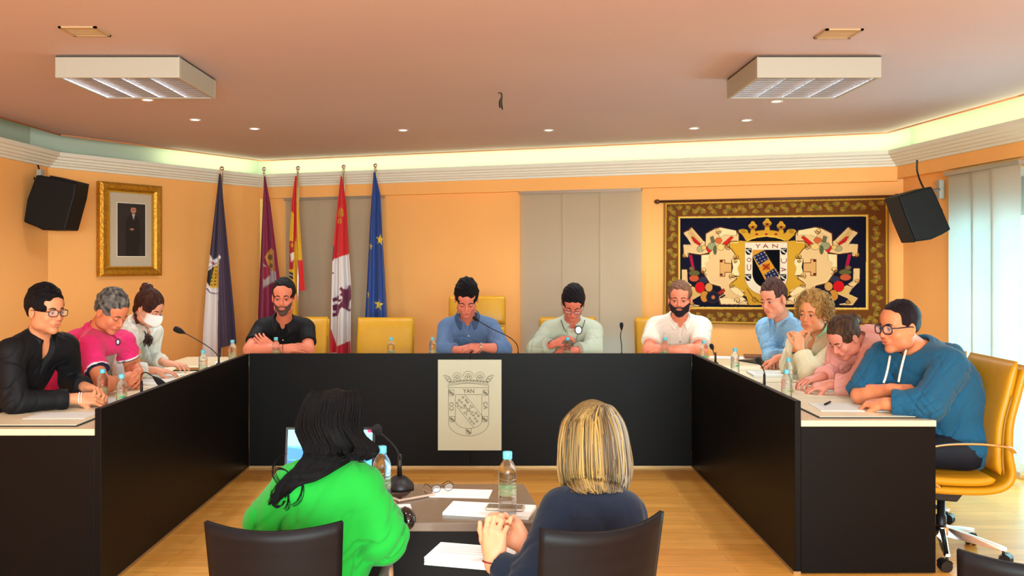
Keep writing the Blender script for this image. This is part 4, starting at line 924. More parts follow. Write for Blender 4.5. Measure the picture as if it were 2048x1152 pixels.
# pen, folders, tablets, spectacles
def slab(label, name, cat, c, w, d, h, rot, m, screen=None, group=None, r_=0.004):
    r = empty(name, c, math.radians(rot), label, cat, group); MB().box((-w/2, -d/2, 0), (w/2, d/2, h)).build('case', m, r, bevel=r_)
    if screen: MB().box((-w/2+0.006, -d/2+0.008, h), (w/2-0.006, d/2-0.008, h+0.0006)).build('screen', screen, r)
    return r
m_scr = mat('dark_glass_screen', lin(18, 16, 18), 0.08, coat=0.5)
c = on_z(1655, 810, PZ); k = MB(); k.tube([(-0.03, -0.045, 0.007), (0.03, 0.045, 0.007)], 0.0055, 10); tag(k.build('pen', m_black, loc=(c.x, c.y, PZ+0.0032)), 'black pen lying on the nearest sheet of the right desk', 'pen')
c = on_z(1520, 722, WT); slab('black open folder on the right desk behind the bottle', 'document_folder', 'folder', (c.x+0.02, c.y-0.1, WT), 0.30, 0.30, 0.012, 20, m_black)
m_bag = mat('brown_leather', lin(120, 70, 46), 0.5, noise=.1)
c = on_z(1560, 722, WT); slab('brown leather document case on the right desk by the light blue shirt', 'document_case', 'document case', (c.x-.06, c.y+0.25, WT), 0.30, 0.20, 0.02, -12, m_bag)
c = on_z(385, 742, WT); slab('dark tablet lying in front of the masked woman', 'tablet', 'tablet', (c.x, c.y, PZ), 0.24, 0.17, 0.007, 8, m_black, m_scr)
c = on_z(248, 810, WT); slab('small black phone by the bottles on the left desk', 'mobile_phone', 'phone', (-1.93, 5.02, PZ-.008), 0.075, 0.15, 0.009, 25, m_black, m_scr, 'mobile phones')
# things on the small table
m_alu2 = mat('pale_phone_case', lin(200, 180, 164), 0.35, 0.4); m_scrb = mat('brown_phone_screen', lin(60, 34, 26), 0.12, coat=0.4)
c = on_z(822, 994, TZ); slab('pale cased phone beside the round microphone base', 'mobile_phone', 'phone', (c.x, c.y, TZ), 0.076, 0.145, 0.009, -52, m_alu2, m_scrb, 'mobile phones', 0.008)
c = on_z(922, 990, TZ); paper('white sheet with spectacles lying on it on the small table', (c.x, c.y+.02, TZ), 0.20, 0.12, -5, 0.001, text_=False, group='papers on the small table')
c = on_z(980, 1030, TZ); paper('thick stack of papers on the small table at the blonde woman\'s left', (c.x+0.0, c.y+0.04, TZ), 0.27, 0.14, -12, 0.010, text_=False, group='papers on the small table')
c = on_z(790, 1025, TZ); paper('white sheet under the green sleeve on the small table', (c.x-0.05, c.y+.02, TZ), 0.2, 0.12, 10, 0.003, text_=False, group='papers on the small table')
slab('gold brown phone lying on the stack of papers', 'mobile_phone', 'phone', (0.035, 2.97, TZ+0.0101), 0.12, 0.062, 0.008, -8, m_alu2, m_scrb, 'mobile phones', 0.008)
c = on_z(812, 1030, TZ+.015); k = empty('computer_mouse', (c.x, c.y, TZ), 0.3, 'black computer mouse beside the green sleeve', 'mouse'); MB().sphere((0, 0, 0.004), (0.03, 0.048, 0.034), 0, 24).build('shell', m_scr, k); MB().tube([(0, 0.016, 0.034), (0, 0.03, 0.028)], 0.004, 8).build('scroll_wheel', m_black, k)
c = on_z(885, 985, TZ); k = empty('spectacles', (c.x, c.y, TZ+0.0015), 0.5, 'thin spectacles lying on the sheet of the small table', 'glasses'); k.scale = (0.7, 0.7, 0.8)
m_wire = mat('dark_wire', lin(30, 26, 30), 0.3, 0.6); m_clear = mat('clear_lens', (0.95, 0.97, 1), 0.03, alpha=0.15)
for s in (-1, 1):
    q = [Vector((s*0.034+0.024*math.cos(t/12*6.283), 0, 0.018+0.016*math.sin(t/12*6.283))) for t in range(12)]
    MB().tube(q, 0.0012, 6, closed=True).build('lens_rim', m_wire, k); MB().add(q, [tuple(range(12))]).build('lens', m_clear, k)
    MB().tube(smoothpath([(s*0.06, 0, 0.026), (s*0.062, 0.06, 0.03), (s*0.05, 0.11, 0.008)]), 0.0015, 6).build('temple', m_wire, k)
MB().tube([(-0.012, 0, 0.022), (0, 0, 0.026), (0.012, 0, 0.022)], 0.0012, 6).build('bridge', m_wire, k)
# laptop, screen towards the camera
lx = (656-HX)/F*3.24; k = empty('laptop', (lx, 3.06, TZ), 0, 'open laptop with a bright blue screen behind the dark haired woman', 'laptop')
MB().box((-0.155, -0.03, 0.004), (0.155, 0.19, 0.018)).build('keyboard_base', m_black, k, bevel=0.003)
TL = Matrix.Translation((0, 0.19, 0.016)) @ Matrix.Rotation(math.radians(-12), 4, 'X')
MB().box((-0.155, 0, 0), (0.155, 0.008, 0.198), M=TL).build('lid', m_black, k, bevel=0.002)
sc_ = Canvas(300, 190, (70, 170, 226)); sc_.poly([(0, 0), (300, 0), (300, 70), (0, 60)], (130, 224, 250)); sc_.poly([(0, 64), (120, 80), (300, 72), (300, 110), (0, 110)], (40, 120, 200)); sc_.poly([(40, 110), (130, 96), (260, 120), (300, 190), (30, 190)], (190, 236, 250)); sc_.poly([(0, 110), (60, 120), (40, 190), (0, 190)], (30, 90, 170)); sc_.poly([(280, 0), (300, 0), (300, 12), (280, 12)], (220, 40, 90)); sc_.blur(3)
nu, nv = 100, 64; u, v = np.meshgrid(np.linspace(0, 1, nu), np.linspace(0, 1, nv)); V = np.stack([-0.146+0.292*u, np.full_like(u, -0.0006), 0.189-0.175*v], -1).reshape(-1, 3)
V = np.array([tuple(TL @ Vector(p)) for p in V])
m_lcd = bpy.data.materials.new('laptop_screen'); m_lcd.use_nodes = True; N = m_lcd.node_tree.nodes; vc_ = N.new('ShaderNodeVertexColor'); vc_.layer_name = 'Col'
m_lcd.node_tree.links.new(vc_.outputs[0], N['Principled BSDF'].inputs['Emission Color']); N['Principled BSDF'].inputs['Emission Strength'].default_value = 1.2; N['Principled BSDF'].inputs['Base Color'].default_value = (0.02, 0.02, 0.02, 1)
color_mesh('screen', V, quads(nu, nv), sc_.sample(u.ravel()*299, v.ravel()*189), m_lcd, k)
# ================================================================ PEOPLE: smooth implicit bodies turned into meshes
V3 = lambda p: np.array(p, np.float32)
def nrm(v): v = np.array(v, float); return v/max(np.linalg.norm(v), 1e-9)
class Prim:
    """kind 'rc' round cone, 'el' ellipsoid (R rows = local axes), 'fn' function of coordinates"""
    def __init__(s, kind, k, *a, sub=False, box=None): s.kind, s.k, s.a, s.sub = kind, k, a, sub; s.box = box
    def bounds(s):
        if s.box is not None: return s.box
        if s.kind == 'rc':
            a, b, r1, r2 = s.a; return np.minimum(a-r1, b-r2), np.maximum(a+r1, b+r2)
        c, R, r = s.a; m = max(r); return c-m, c+m
    def ev(s, X, Y, Z):
        if s.kind == 'rc':
            a, b, r1, r2 = s.a; ba = b-a; l2 = max(float(ba@ba), 1e-9)
            px, py, pz = X-a[0], Y-a[1], Z-a[2]; t = np.clip((px*ba[0]+py*ba[1]+pz*ba[2])/l2, 0, 1)
            return np.sqrt((px-ba[0]*t)**2+(py-ba[1]*t)**2+(pz-ba[2]*t)**2)-(r1+(r2-r1)*t)
        if s.kind == 'el':
            c, R, r = s.a; px, py, pz = X-c[0], Y-c[1], Z-c[2]
            u = px*R[0][0]+py*R[0][1]+pz*R[0][2]; v = px*R[1][0]+py*R[1][1]+pz*R[1][2]; w = px*R[2][0]+py*R[2][1]+pz*R[2][2]
            k0 = np.sqrt((u/r[0])**2+(v/r[1])**2+(w/r[2])**2); k1 = np.sqrt((u/r[0]**2)**2+(v/r[1]**2)**2+(w/r[2]**2)**2)
            return k0*(k0-1)/np.maximum(k1, 1e-6)
        return s.a[0](X, Y, Z)
I3 = np.eye(3)
def rc(a, b, r1, r2, k=0.02, sub=False): return Prim('rc', k, V3(a), V3(b), float(r1), float(r2), sub=sub)
def el(c, r, R=I3, k=0.02, sub=False): return Prim('el', k, V3(c), np.array(R, float), tuple(float(x) for x in r), sub=sub)
def smin(a, b, k):
    if k <= 0: return np.minimum(a, b)
    h = np.maximum(k-np.abs(a-b), 0)/k; return np.minimum(a, b)-h*h*k*0.25
def evalf(prims, X, Y, Z):
    D = None
    for p in prims:
        if p.kind == 'group': d = evalf(p.a[0], X, Y, Z)
        else: d = p.ev(X, Y, Z)
        D = d if D is None else (-smin(-D, d, p.k) if p.sub else smin(D, d, p.k))
    return D
class Grid:
    def __init__(s, lo, hi, h):
        s.h = h; s.lo = np.array(lo, float)-3*h; n = np.ceil((np.array(hi)+3*h-s.lo)/h).astype(int)+1; s.n = n
        s.ax = [np.arange(n[i], dtype=np.float32)*h+s.lo[i] for i in range(3)]; s.D = np.full(tuple(n), 0.12, np.float32)
    def sl(s, lo, hi, m):
        r = []
        for i in range(3):
            a = int(max((lo[i]-m-s.lo[i])//s.h, 0)); b = int(min((hi[i]+m-s.lo[i])//s.h+2, s.n[i])); r.append(slice(a, max(b, a)))
        return tuple(r)
    def axes(s, q): return s.ax[0][q[0]][:, None, None], s.ax[1][q[1]][None, :, None], s.ax[2][q[2]][None, None, :]
    def add(s, prims):
        for p in prims:
            if p.kind == 'group':
                bs = [c.bounds() for c in p.a[0]]; lo = np.min([b[0] for b in bs], 0); hi = np.max([b[1] for b in bs], 0)
            else: lo, hi = p.bounds()
            q = s.sl(lo, hi, p.k+3*s.h)
            if any(x.stop <= x.start for x in q): continue
            X, Y, Z = s.axes(q); d = evalf(p.a[0], X, Y, Z) if p.kind == 'group' else p.ev(X, Y, Z)
            s.D[q] = (-smin(-s.D[q], d, p.k) if p.sub else smin(s.D[q], d, p.k)).astype(np.float32)
    def displace(s, fn, band=0.03):
        m = np.nonzero(np.abs(s.D) < band)
        if len(m[0]): s.D[m] += fn(s.ax[0][m[0]], s.ax[1][m[1]], s.ax[2][m[2]]).astype(np.float32)
    def cut(s, a, n):
        """remove everything on the +n side of point a"""
        X, Y, Z = s.axes((slice(None),)*3); n = nrm(n); d = (X-a[0])*n[0]+(Y-a[1])*n[1]+(Z-a[2])*n[2]; s.D = np.maximum(s.D, d).astype(np.float32)
    def mesh(s):
        D = s.D; ins = D < 0; c = np.zeros(tuple(x-1 for x in D.shape), np.uint8)
        for i in (0, 1):
            for j in (0, 1):
                for k in (0, 1): c += ins[i:D.shape[0]-1+i, j:D.shape[1]-1+j, k:D.shape[2]-1+k]
        I, J, K_ = np.nonzero((c > 0) & (c < 8)); del c; idx = np.full(tuple(x-1 for x in D.shape), -1, np.int32); idx[I, J, K_] = np.arange(len(I))
        cor = [(i, j, k) for i in (0, 1) for j in (0, 1) for k in (0, 1)]; val = {q: D[I+q[0], J+q[1], K_+q[2]] for q in cor}
        P = np.zeros((len(I), 3)); n = np.zeros(len(I))
        for a in cor:
            for ax in range(3):
                if a[ax]: continue
                b = list(a); b[ax] = 1; b = tuple(b); va, vb = val[a], val[b]; m = (va < 0) != (vb < 0); t = np.where(m, va/np.where(m, va-vb, 1), 0)
                for q in range(3): P[:, q] += np.where(m, a[q]+(t if q == ax else 0), 0)
                n += m
        P = (P/n[:, None]+np.stack([I, J, K_], 1))*s.h+s.lo; Q = []
        for ax in range(3):
            o1, o2 = [(1, 2), (2, 0), (0, 1)][ax]; S = [slice(1, -1)]*3; S[ax] = slice(0, -1); S2 = list(S); S2[ax] = slice(1, None)
            A = ins[tuple(S)]; B = ins[tuple(S2)]; e = np.nonzero(A != B); fl = A[e]; base = [e[0].copy(), e[1].copy(), e[2].copy()]
            for q in range(3):
                if q != ax: base[q] = base[q]+1
            def cell(d1, d2):
                c_ = [x.copy() for x in base]; c_[o1] -= d1; c_[o2] -= d2; return idx[c_[0], c_[1], c_[2]]
            q4 = np.stack([cell(1, 1), cell(0, 1), cell(0, 0), cell(1, 0)], 1); q4[~fl] = q4[~fl][:, ::-1]; Q.append(q4)
        Q = np.concatenate(Q); return P.astype(np.float32), Q[(Q >= 0).all(1)]
def big_parts(V, Q, frac=0.06):
    """drop loose crumbs"""
    lab = np.arange(len(V)); 
    for _ in range(400):
        m = lab[Q].min(1); new = lab.copy(); np.minimum.at(new, Q.ravel(), np.repeat(m, 4)); new = new[new]
        if (new == lab).all(): break
        lab = new
    u, inv, cnt = np.unique(lab, return_inverse=True, return_counts=True); keep = cnt[inv] > frac*len(V); idx = np.cumsum(keep)-1
    return V[keep], idx[Q[keep[Q].all(1)]]
def group(pr, k): return Prim('group', k, pr)
def bbox(prims, m=0.0):
    lo = []; hi = []
    for p in prims:
        if p.sub: continue
        if p.kind == 'group': a, b = bbox(p.a[0]); lo.append(a); hi.append(b)
        else: a, b = p.bounds(); lo.append(a); hi.append(b)
    return np.min(lo, 0)-m, np.max(hi, 0)+m

m_skin = mat('skin', (1, 1, 1), 0.5, attr='Col', spec=0.35, bump=0.05, bscale=200)
m_skin.node_tree.nodes['Principled BSDF'].inputs['Subsurface Weight'].default_value = 0.0
m_cloth = mat('clothing', (1, 1, 1), 0.85, attr='Col', spec=0.2, bump=0.25, bscale=35, sheen=0.1)
m_sat = mat('dark_clothing', (1, 1, 1), 0.7, attr='Col', spec=0.25, bump=0.15, bscale=25)
m_eyew = mat('eye_white', lin(176, 156, 148), 0.35); m_iris = mat('iris_dark', lin(38, 24, 18), 0.1); m_brow = {}
def hairmat(name, col, rough=0.5):
    m = mat(name, col, rough, noise=0.35, nscale=70, bump=0.9, bscale=150, stretch=(1, 1, 0.18), spec=0.35); return m

def head_frame(az, pitch, roll=0, flip=1):
    """rows: person's right, forward, up. az 0 looks at the camera, +90 looks towards +x; pitch > 0 looks down"""
    a, p, r = map(math.radians, (az, pitch, roll)); f = np.array([math.sin(a), -math.cos(a), 0.0]); up = np.array([0, 0, 1.0]); right = np.cross(f, up)
    f2 = f*math.cos(p)-up*math.sin(p); u2 = up*math.cos(p)+f*math.sin(p); r2 = right*math.cos(r)+u2*math.sin(r); u3 = u2*math.cos(r)-right*math.sin(r)
    return np.array([r2, f2, u3])
class Head:
    def __init__(s, c, R, sc): s.c = np.array(c, float); s.R = R; s.s = sc
    def w(s, x, y, z): return s.c+s.R[0]*x*s.s[0]+s.R[1]*y*s.s[1]+s.R[2]*z*s.s[2]
    def loc(s, X, Y, Z):
        px, py, pz = X-s.c[0], Y-s.c[1], Z-s.c[2]
        return tuple((px*s.R[i][0]+py*s.R[i][1]+pz*s.R[i][2])/s.s[i] for i in range(3))
    def e(s, c, r, k=0.008, sub=False): return el(s.w(*c), (r[0]*s.s[0], r[1]*s.s[1], r[2]*s.s[2]), s.R, k, sub)
    def cc(s, a, b, r1, r2, k=0.006, sub=False): m = (s.s[0]+s.s[2])/2; return rc(s.w(*a), s.w(*b), r1*m, r2*m, k, sub)
    def prims(s, o):
        jw = o.get('jaw', 1.0); fat = o.get('fat', 0.0); e, c = s.e, s.cc
        P = [e((0, -0.014, 0.040), (0.073, 0.092, 0.082), 0.02), e((0, 0.020, -0.030), ((0.061+fat)*jw, 0.066, 0.082), 0.025), e((0, 0.005, -0.055), ((0.057+fat)*jw, 0.060, 0.045), 0.025),
             e((0, 0.062, -0.097), (0.024*jw, 0.022, 0.019), 0.02), e((0, 0.045, 0.045), (0.058, 0.045, 0.045), 0.03)]
        for x in (-1, 1):
            P += [e((x*0.036, 0.056, -0.028), (0.022+fat, 0.022, 0.020), 0.02), e((x*0.050*jw, 0.010, -0.070), (0.016+fat, 0.030, 0.018), 0.025), c((x*0.012, 0.083, 0.021), (x*0.044, 0.072, 0.019), 0.0075, 0.006, 0.012)]
        for x in (-1, 1): P.append(e((x*0.031, 0.096, 0.001), (0.017, 0.017, 0.0105), 0.008, True))
        P += [c((0, 0.083, 0.010), (0, 0.104, -0.030), 0.0075, 0.0105, 0.010), c((-0.011, 0.094, -0.035), (0.011, 0.094, -0.035), 0.0075, 0.0075, 0.006), e((0, 0.082, -0.058), (0.028, 0.012, 0.018), 0.012)]
        P += [c((-0.018, 0.089, -0.0575), (0.018, 0.089, -0.0575), 0.0048, 0.0048, 0.005), c((-0.014, 0.088, -0.067), (0.014, 0.088, -0.067), 0.0058, 0.0058, 0.005), c((-0.021, 0.097, -0.0622), (0.021, 0.097, -0.0622), 0.0030, 0.0030, 0.004, True)]
        for x in (-1, 1):
            P += [e((x*0.031, 0.0785, 0.0045), (0.0140, 0.0135, 0.0085), 0.003), e((x*0.031, 0.077, -0.0075), (0.0130, 0.0120, 0.0050), 0.004)]
            P += [e((x*0.0775, -0.008, -0.006), (0.009, 0.018, 0.031), 0.006), e((x*0.087, -0.004, -0.004), (0.006, 0.010, 0.019), 0.005, True)]
        return P
    def surf_y(s, prims, x, z):
        """local y of the skin surface in front of (x, z)"""
        ys = np.linspace(0.14, 0.0, 141); W = np.array([s.w(x, y, z) for y in ys], np.float32); d = evalf(prims, W[:, 0], W[:, 1], W[:, 2]); i = np.argmax(d < 0); return ys[i] if (d < 0).any() else 0.05

def hand(w, d, n, side, curl_=0.35, sp=0.10, sc=1.0, thumb=0.6, fc=None):
    """w wrist, d pointing along the palm, n out of the BACK of the hand, side +1 if the thumb lies towards d x n"""
    d = nrm(d); n = np.array(n, float); n = nrm(n-d*(n@d)); t = np.cross(d, n)*side; P = []; S = sc; w = np.array(w, float)
    lens = ((0.043, 0.026, 0.020), (0.047, 0.030, 0.021), (0.043, 0.027, 0.020), (0.034, 0.020, 0.017)); pl = (0.090, 0.093, 0.088, 0.080); off = (0.028, 0.009, -0.010, -0.028)
    for i in range(4):
        k0 = w+d*pl[i]*S+t*off[i]*S-n*0.002*abs(i-1.2); P.append(rc(w+d*0.012*S+t*off[i]*0.5*S, k0, 0.0135*S, 0.0105*S, 0.012))
    P.append(rc(w-d*0.01, w+d*0.03*S, 0.024*S, 0.020*S, 0.02)); P.append(el(w+d*0.045*S+t*0.020*S-n*0.008*S, (0.030*S, 0.020*S, 0.014*S), (d, t, n), 0.015)); P.append(el(w+d*0.045*S-t*0.022*S-n*0.006*S, (0.034*S, 0.014*S, 0.013*S), (d, t, n), 0.015))
    for i in range(4):
        c = (fc[i] if fc else curl_*(1+0.12*i)); p = w+d*pl[i]*S+t*off[i]*S-n*0.002*abs(i-1.2); a = c*0.8; fan = (1.5-i)*sp; seg = []
        for j in range(3):
            dd = d*math.cos(a)-n*math.sin(a); dd = nrm(dd+t*fan*math.cos(a)); q = p+dd*lens[i][j]*S; r1 = (0.0092, 0.0084, 0.0076)[j]*S*(0.9 if i == 3 else 1); r2 = (0.0084, 0.0076, 0.0066)[j]*S*(0.9 if i == 3 else 1)
            P.append(rc(p, q, r1, r2, 0.0035 if j else 0.006)); p = q; a += c*(1.1, 0.8)[min(j, 1)]
    p = w+d*0.028*S+t*0.024*S-n*0.010*S; dd = nrm(d*0.75+t*thumb-n*0.35)
    for j, L in enumerate((0.042, 0.032, 0.024)):
        q = p+dd*L*S; P.append(rc(p, q, (0.0140, 0.0110, 0.0095)[j]*S, (0.0110, 0.0095, 0.0075)[j]*S, 0.008)); p = q; dd = nrm(dd*0.9+d*0.30-n*0.10)
    return group(P, 0.012)

def quad_sphere(g, c, r, m=0, n=12): g.sphere(tuple(c), r, m, n)
def tubes(g, curves, r0, n=5, taper=0.25):
    for c in curves:
        k = len(c); rs = [r0*(taper+(1-taper)*math.sin(math.pi*min(1, (i+0.6)/(k-0.2)))**0.6) for i in range(k)]; g.tube(c, rs, n, cap=False)

def fold_fn(seed, amp, freq, centers=()):
    """cloth creases: narrow curved valleys, denser near the given joints"""
    rnd = random.Random(seed); W = []
    for k in range(4): W.append((nrm([rnd.gauss(0, 1), rnd.gauss(0, 1), rnd.gauss(0, 0.8)])*freq*rnd.uniform(0.5, 1.1), rnd.uniform(0, 6), nrm([rnd.gauss(0, 1) for _ in range(3)])*freq*0.35, rnd.uniform(0, 6)))
    def f(X, Y, Z):
        b = np.full_like(X, 0.30)
        for c, rad in centers: b = b+1.0*np.exp(-((X-c[0])**2+(Y-c[1])**2+(Z-c[2])**2)/rad**2)
        out = 0
        for v, ph, v2, ph2 in W:
            w = 1.6*np.sin(X*v2[0]+Y*v2[1]+Z*v2[2]+ph2); s = np.sin(X*v[0]+Y*v[1]+Z*v[2]+ph+w); m = 0.5+0.5*np.sin(1.7*(X*v2[1]-Y*v2[2]+Z*v2[0])+ph)
            out = out+np.exp(-(s/0.33)**2)*m
        return amp*b*(out-0.6)
    return f

def person(name, label, o):
    """o: the pose in world coordinates and the looks"""
    B = o.get('b', 1.0); hs = o.get('hs', (1, 1, 1)); H = np.array(o['head'], float); R = head_frame(o['az'], o['pitch'], o.get('roll', 0)); hd = Head(H, R, hs)
    pel = np.array(o['pelvis'], float); N_ = np.array(o['neck'], float); L = {k: np.array(o[k], float) for k in ('shL', 'shR', 'elL', 'elR', 'wrL', 'wrR')}
    root = empty(name, (pel[0], pel[1], 0), 0, label, 'person', o.get('group')); base = np.array([pel[0], pel[1], 0.0])
    right = nrm(L['shR']-L['shL']); up = nrm(N_-pel); fwd = nrm(np.cross(up, right)); up2 = np.cross(right, fwd); T = np.array([right, fwd, up2]); sw = np.linalg.norm(L['shR']-L['shL'])/2
    mid = (pel+N_)/2-fwd*o.get('hunch', 0.03); chest = N_*0.68+mid*0.32-up*0.06*B; belly = o.get('belly', 0.0)
    fl = np.array([fwd[0], fwd[1], 0]); fl = nrm(fl if 'legs' not in o else np.array([*o['legs'], 0.0])); rl = np.array([-fl[1], fl[0], 0])*-1   # level forward and level right
    if rl@right < 0: rl = -rl
    kn = {s: pel+fl*0.40*B+rl*0.09*s*B+np.array([0, 0, -0.02]) for s in (-1, 1)}; an = {s: kn[s]-np.array([0, 0, kn[s][2]-0.10])+fl*o.get('foot', 0.02) for s in (-1, 1)}
    off = -base
    def torso(inf, P):
        P += [el(pel+np.array([0, 0, 0.02]), ((0.165+inf)*B, (0.120+inf)*B, (0.105+inf)*B), T, 0.06), el(mid, ((0.145+belly*0.7+inf)*B, (0.105+belly+inf)*B, 0.19*B), T, 0.08),
              el(chest-fwd*0.01, (sw*0.92+inf, (0.108+belly*0.35+inf)*B, 0.165*B), T, 0.08), rc(L['shL']*0.9+L['shR']*0.1, L['shR']*0.9+L['shL']*0.1, (0.052+inf)*B, (0.052+inf)*B, 0.05)]
        for s in ('L', 'R'): P.append(rc(N_+up*0.015*B, L['sh'+s]*0.8+N_*0.2, (0.044+inf*0.7)*B, (0.048+inf)*B, 0.05))
    # ---- body (skin)
    P = []; torso(-0.012, P); nb = hd.w(0, -0.022, -0.055)
    for s in (-1, 1): P += [rc(pel+rl*0.08*s*B, kn[s], 0.078*B, 0.052*B, 0.04), rc(kn[s], an[s], 0.050*B, 0.034*B, 0.02), rc(an[s], an[s]+fl*0.12-np.array([0, 0, 0.055]), 0.034, 0.026, 0.02)]
    for s in ('L', 'R'):
        sh, e_, w_ = L['sh'+s], L['el'+s], L['wr'+s]; af = o.get('arm', 1.0)*B
        P += [rc(sh, e_, 0.048*af, 0.040*af, 0.03), rc(e_, e_*0.72+w_*0.28, 0.041*af, 0.040*af, 0.02), rc(e_*0.72+w_*0.28, w_, 0.040*af, 0.0255*af, 0.02)]
    P.append(rc(N_-up*0.03, nb, o.get('nk', 0.056)*B, 0.052*(hs[0]), 0.03))
    HP = hd.prims(o); P += HP[:1]+HP[1:]
    for s in ('L', 'R'):
        h_ = o.get('hand'+s)
        if h_: P.append(hand(L['wr'+s], h_['d'], h_['n'], (1 if s == 'R' else -1)*h_.get('flip', 1), h_.get('curl', 0.4), h_.get('sp', 0.1), o.get('hsz', 1.0)*B, h_.get('thumb', 0.6), h_.get('fc')))
    lo, hi = bbox(P); h = o.get('vox', 0.0043); G = Grid(lo, hi, h); G.add(P); Vb, Qb = G.mesh(); del G
    sk = np.array(lin(*o.get('skin', (224, 150, 112)))); col = np.tile(sk, (len(Vb), 1)).astype(np.float32); x, y, z = hd.loc(Vb[:, 0], Vb[:, 1], Vb[:, 2])
    near = (np.abs(x) < 0.1) & (np.abs(y) < 0.13) & (np.abs(z) < 0.14)
    def tint(mask, c, a): a = (a*mask)[:, None]; col[:] = col*(1-a)+np.array(lin(*c))*a
    tint(near*(np.exp(-((x/0.023)**4+((z+0.062)/0.0085)**4))*(y > 0.07)), o.get('lips', (190, 92, 82)), 0.55)
    tint(near*np.exp(-(((np.abs(x)-0.036)/0.022)**2+((z+0.030)/0.020)**2))*(y > 0.03), (222, 110, 90), 0.25); tint(near*np.exp(-((x/0.014)**2+((z+0.034)/0.014)**2))*(y > 0.08), (214, 104, 86), 0.3)
    st = o.get('stubble')
    if st: tint(near*(1/(1+np.exp(-(-0.040-z+0.35*np.maximum(0.03-y, 0)*-1)/0.006)))*(y > -0.01)*(1-np.exp(-((x/0.02)**4+((z+0.062)/0.008)**4))), st[0], st[1])
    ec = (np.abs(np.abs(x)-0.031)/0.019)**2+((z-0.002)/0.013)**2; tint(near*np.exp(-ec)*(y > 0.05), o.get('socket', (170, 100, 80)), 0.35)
    body = color_mesh('body', Vb+off, Qb, col, m_skin, root)
    # ---- features
    hc = o.get('hairc', (30, 22, 20)); bm_ = mat('brow_%02x%02x%02x' % tuple(o.get('browc', hc)), lin(*o.get('browc', hc)), 0.8); down = o.get('closed', False)
    if o.get('face', True):
        for s in (-1, 1):
            q = []
            for t in np.linspace(0, 1, 7): xx = s*(0.014+0.034*t); zz_ = 0.0185+0.006*math.sin(math.pi*min(1, t*1.15)*0.8)-0.004*t; q.append(Vector(hd.w(xx, hd.surf_y(HP, xx, zz_)+0.001, zz_)+off))
            MB().tube(q, [0.0028*hs[0], 0.0036*hs[0], 0.0038*hs[0], 0.0036*hs[0], 0.003*hs[0], 0.0022*hs[0], 0.001], 8).build('eyebrow', bm_, body)
            if not down:
                g = MB(); ce = hd.w(s*0.031, 0.0785, -0.001)+off; g.sphere(tuple(ce), 0.0118*hs[0], 0, 16); gz = o.get('gaze', (0, 0)); ci = hd.w(s*0.031+gz[0], 0.0826, -0.001+gz[1])+off; g.sphere(tuple(ci), 0.0088*hs[0], 1, 12); g.build('eye', [m_eyew, m_iris], body)
            q = []
            for t in np.linspace(0, 1, 7): xx = s*(0.019+0.025*t); zl = (0.0022*math.sin(math.pi*t)+0.001) if not down else -0.0045*math.sin(math.pi*t)-0.002; q.append(Vector(hd.w(xx, max(hd.surf_y(HP, xx, zl), (0.0905-0.02*abs(t-0.45)) if not down else 0)+0.0006, zl)+off))
            MB().tube(q, 0.0015*hs[0], 6).build('eyelashes', bm_, body)
    if o.get('face', True) and not o.get('nomouth'):
        q = [Vector(hd.w(xx, hd.surf_y(HP, xx, -0.0622-0.001*abs(xx)/0.02)+0.0004, -0.0622-0.0015*abs(xx)/0.02)+off) for xx in np.linspace(-0.021, 0.021, 9)]
        MB().tube(q, [0.0006]+[0.0013*hs[0]]*7+[0.0006], 6).build('mouth_line', mat('mouth_shadow', lin(110, 44, 40), 0.7), body)
    # ---- clothing
    cl = o['cloth']; inf = cl.get('inf', 0.012); CP = []; torso(inf, CP); cut = []
    for s in ('L', 'R'):
        sh, e_, w_ = L['sh'+s], L['el'+s], L['wr'+s]; sl = cl.get('sleeve'+s, cl.get('sleeve', 1.0)); th = cl.get('th', 0.014)
        CP.append(rc(sh, e_, 0.050*B+th, 0.042*B+th, 0.03))
        if sl > 0.5: CP.append(rc(e_, e_+(w_-e_)*min(1, (sl-0.5)*2), 0.043*B+th, (0.044-(0.016*(sl-.5)*2))*B+th*0.8, 0.02))
    if cl.get('cuff'):
        for s in ('L', 'R'):
            sl = cl.get('sleeve'+s, cl.get('sleeve', 1)); e_, w_ = L['el'+s], L['wr'+s]
            if sl > 0.5: p1 = e_+(w_-e_)*min(1, (sl-.5)*2); CP.append(rc(p1-(w_-e_)*0.10, p1-(w_-e_)*0.02, 0.042*B+th*.7, 0.040*B+th*.7, 0.004))
    extra = cl.get('extra')
    if extra: CP += extra(hd, N_, up, fwd, right, B, L)
    lo, hi = bbox(CP, 0.01); G = Grid(lo, hi, o.get('cvox', 0.0048)); G.add(CP)
    cen = [(L['el'+s], 0.09) for s in 'LR']+[(L['sh'+s]-up*0.06+fwd*0.05, 0.08) for s in 'LR']+[(mid+fwd*0.08, 0.12)]
    G.displace(fold_fn(cl.get('seed', len(label)), cl.get('amp', 0.005)*1.9, cl.get('freq', 48), cen), 0.02)
    # short sleeves: clip with a plane across the arm near it; long ones end by their own cap
    for s in ('L', 'R'):
        sl = cl.get('sleeve'+s, cl.get('sleeve', 1)); sh, e_, w_ = L['sh'+s], L['el'+s], L['wr'+s]
        a_, n_ = (sh+(e_-sh)*sl*2, nrm(e_-sh)) if sl <= 0.5 else (e_+(w_-e_)*min(1, (sl-0.5)*2), nrm(w_-e_)); m = 0.13
        q = G.sl(a_-m, a_+m, 0); X, Y, Z = G.axes(q); d = (X-a_[0])*n_[0]+(Y-a_[1])*n_[1]+(Z-a_[2])*n_[2]; rad = np.sqrt((X-a_[0])**2+(Y-a_[1])**2+(Z-a_[2])**2-d*d+1e-9)
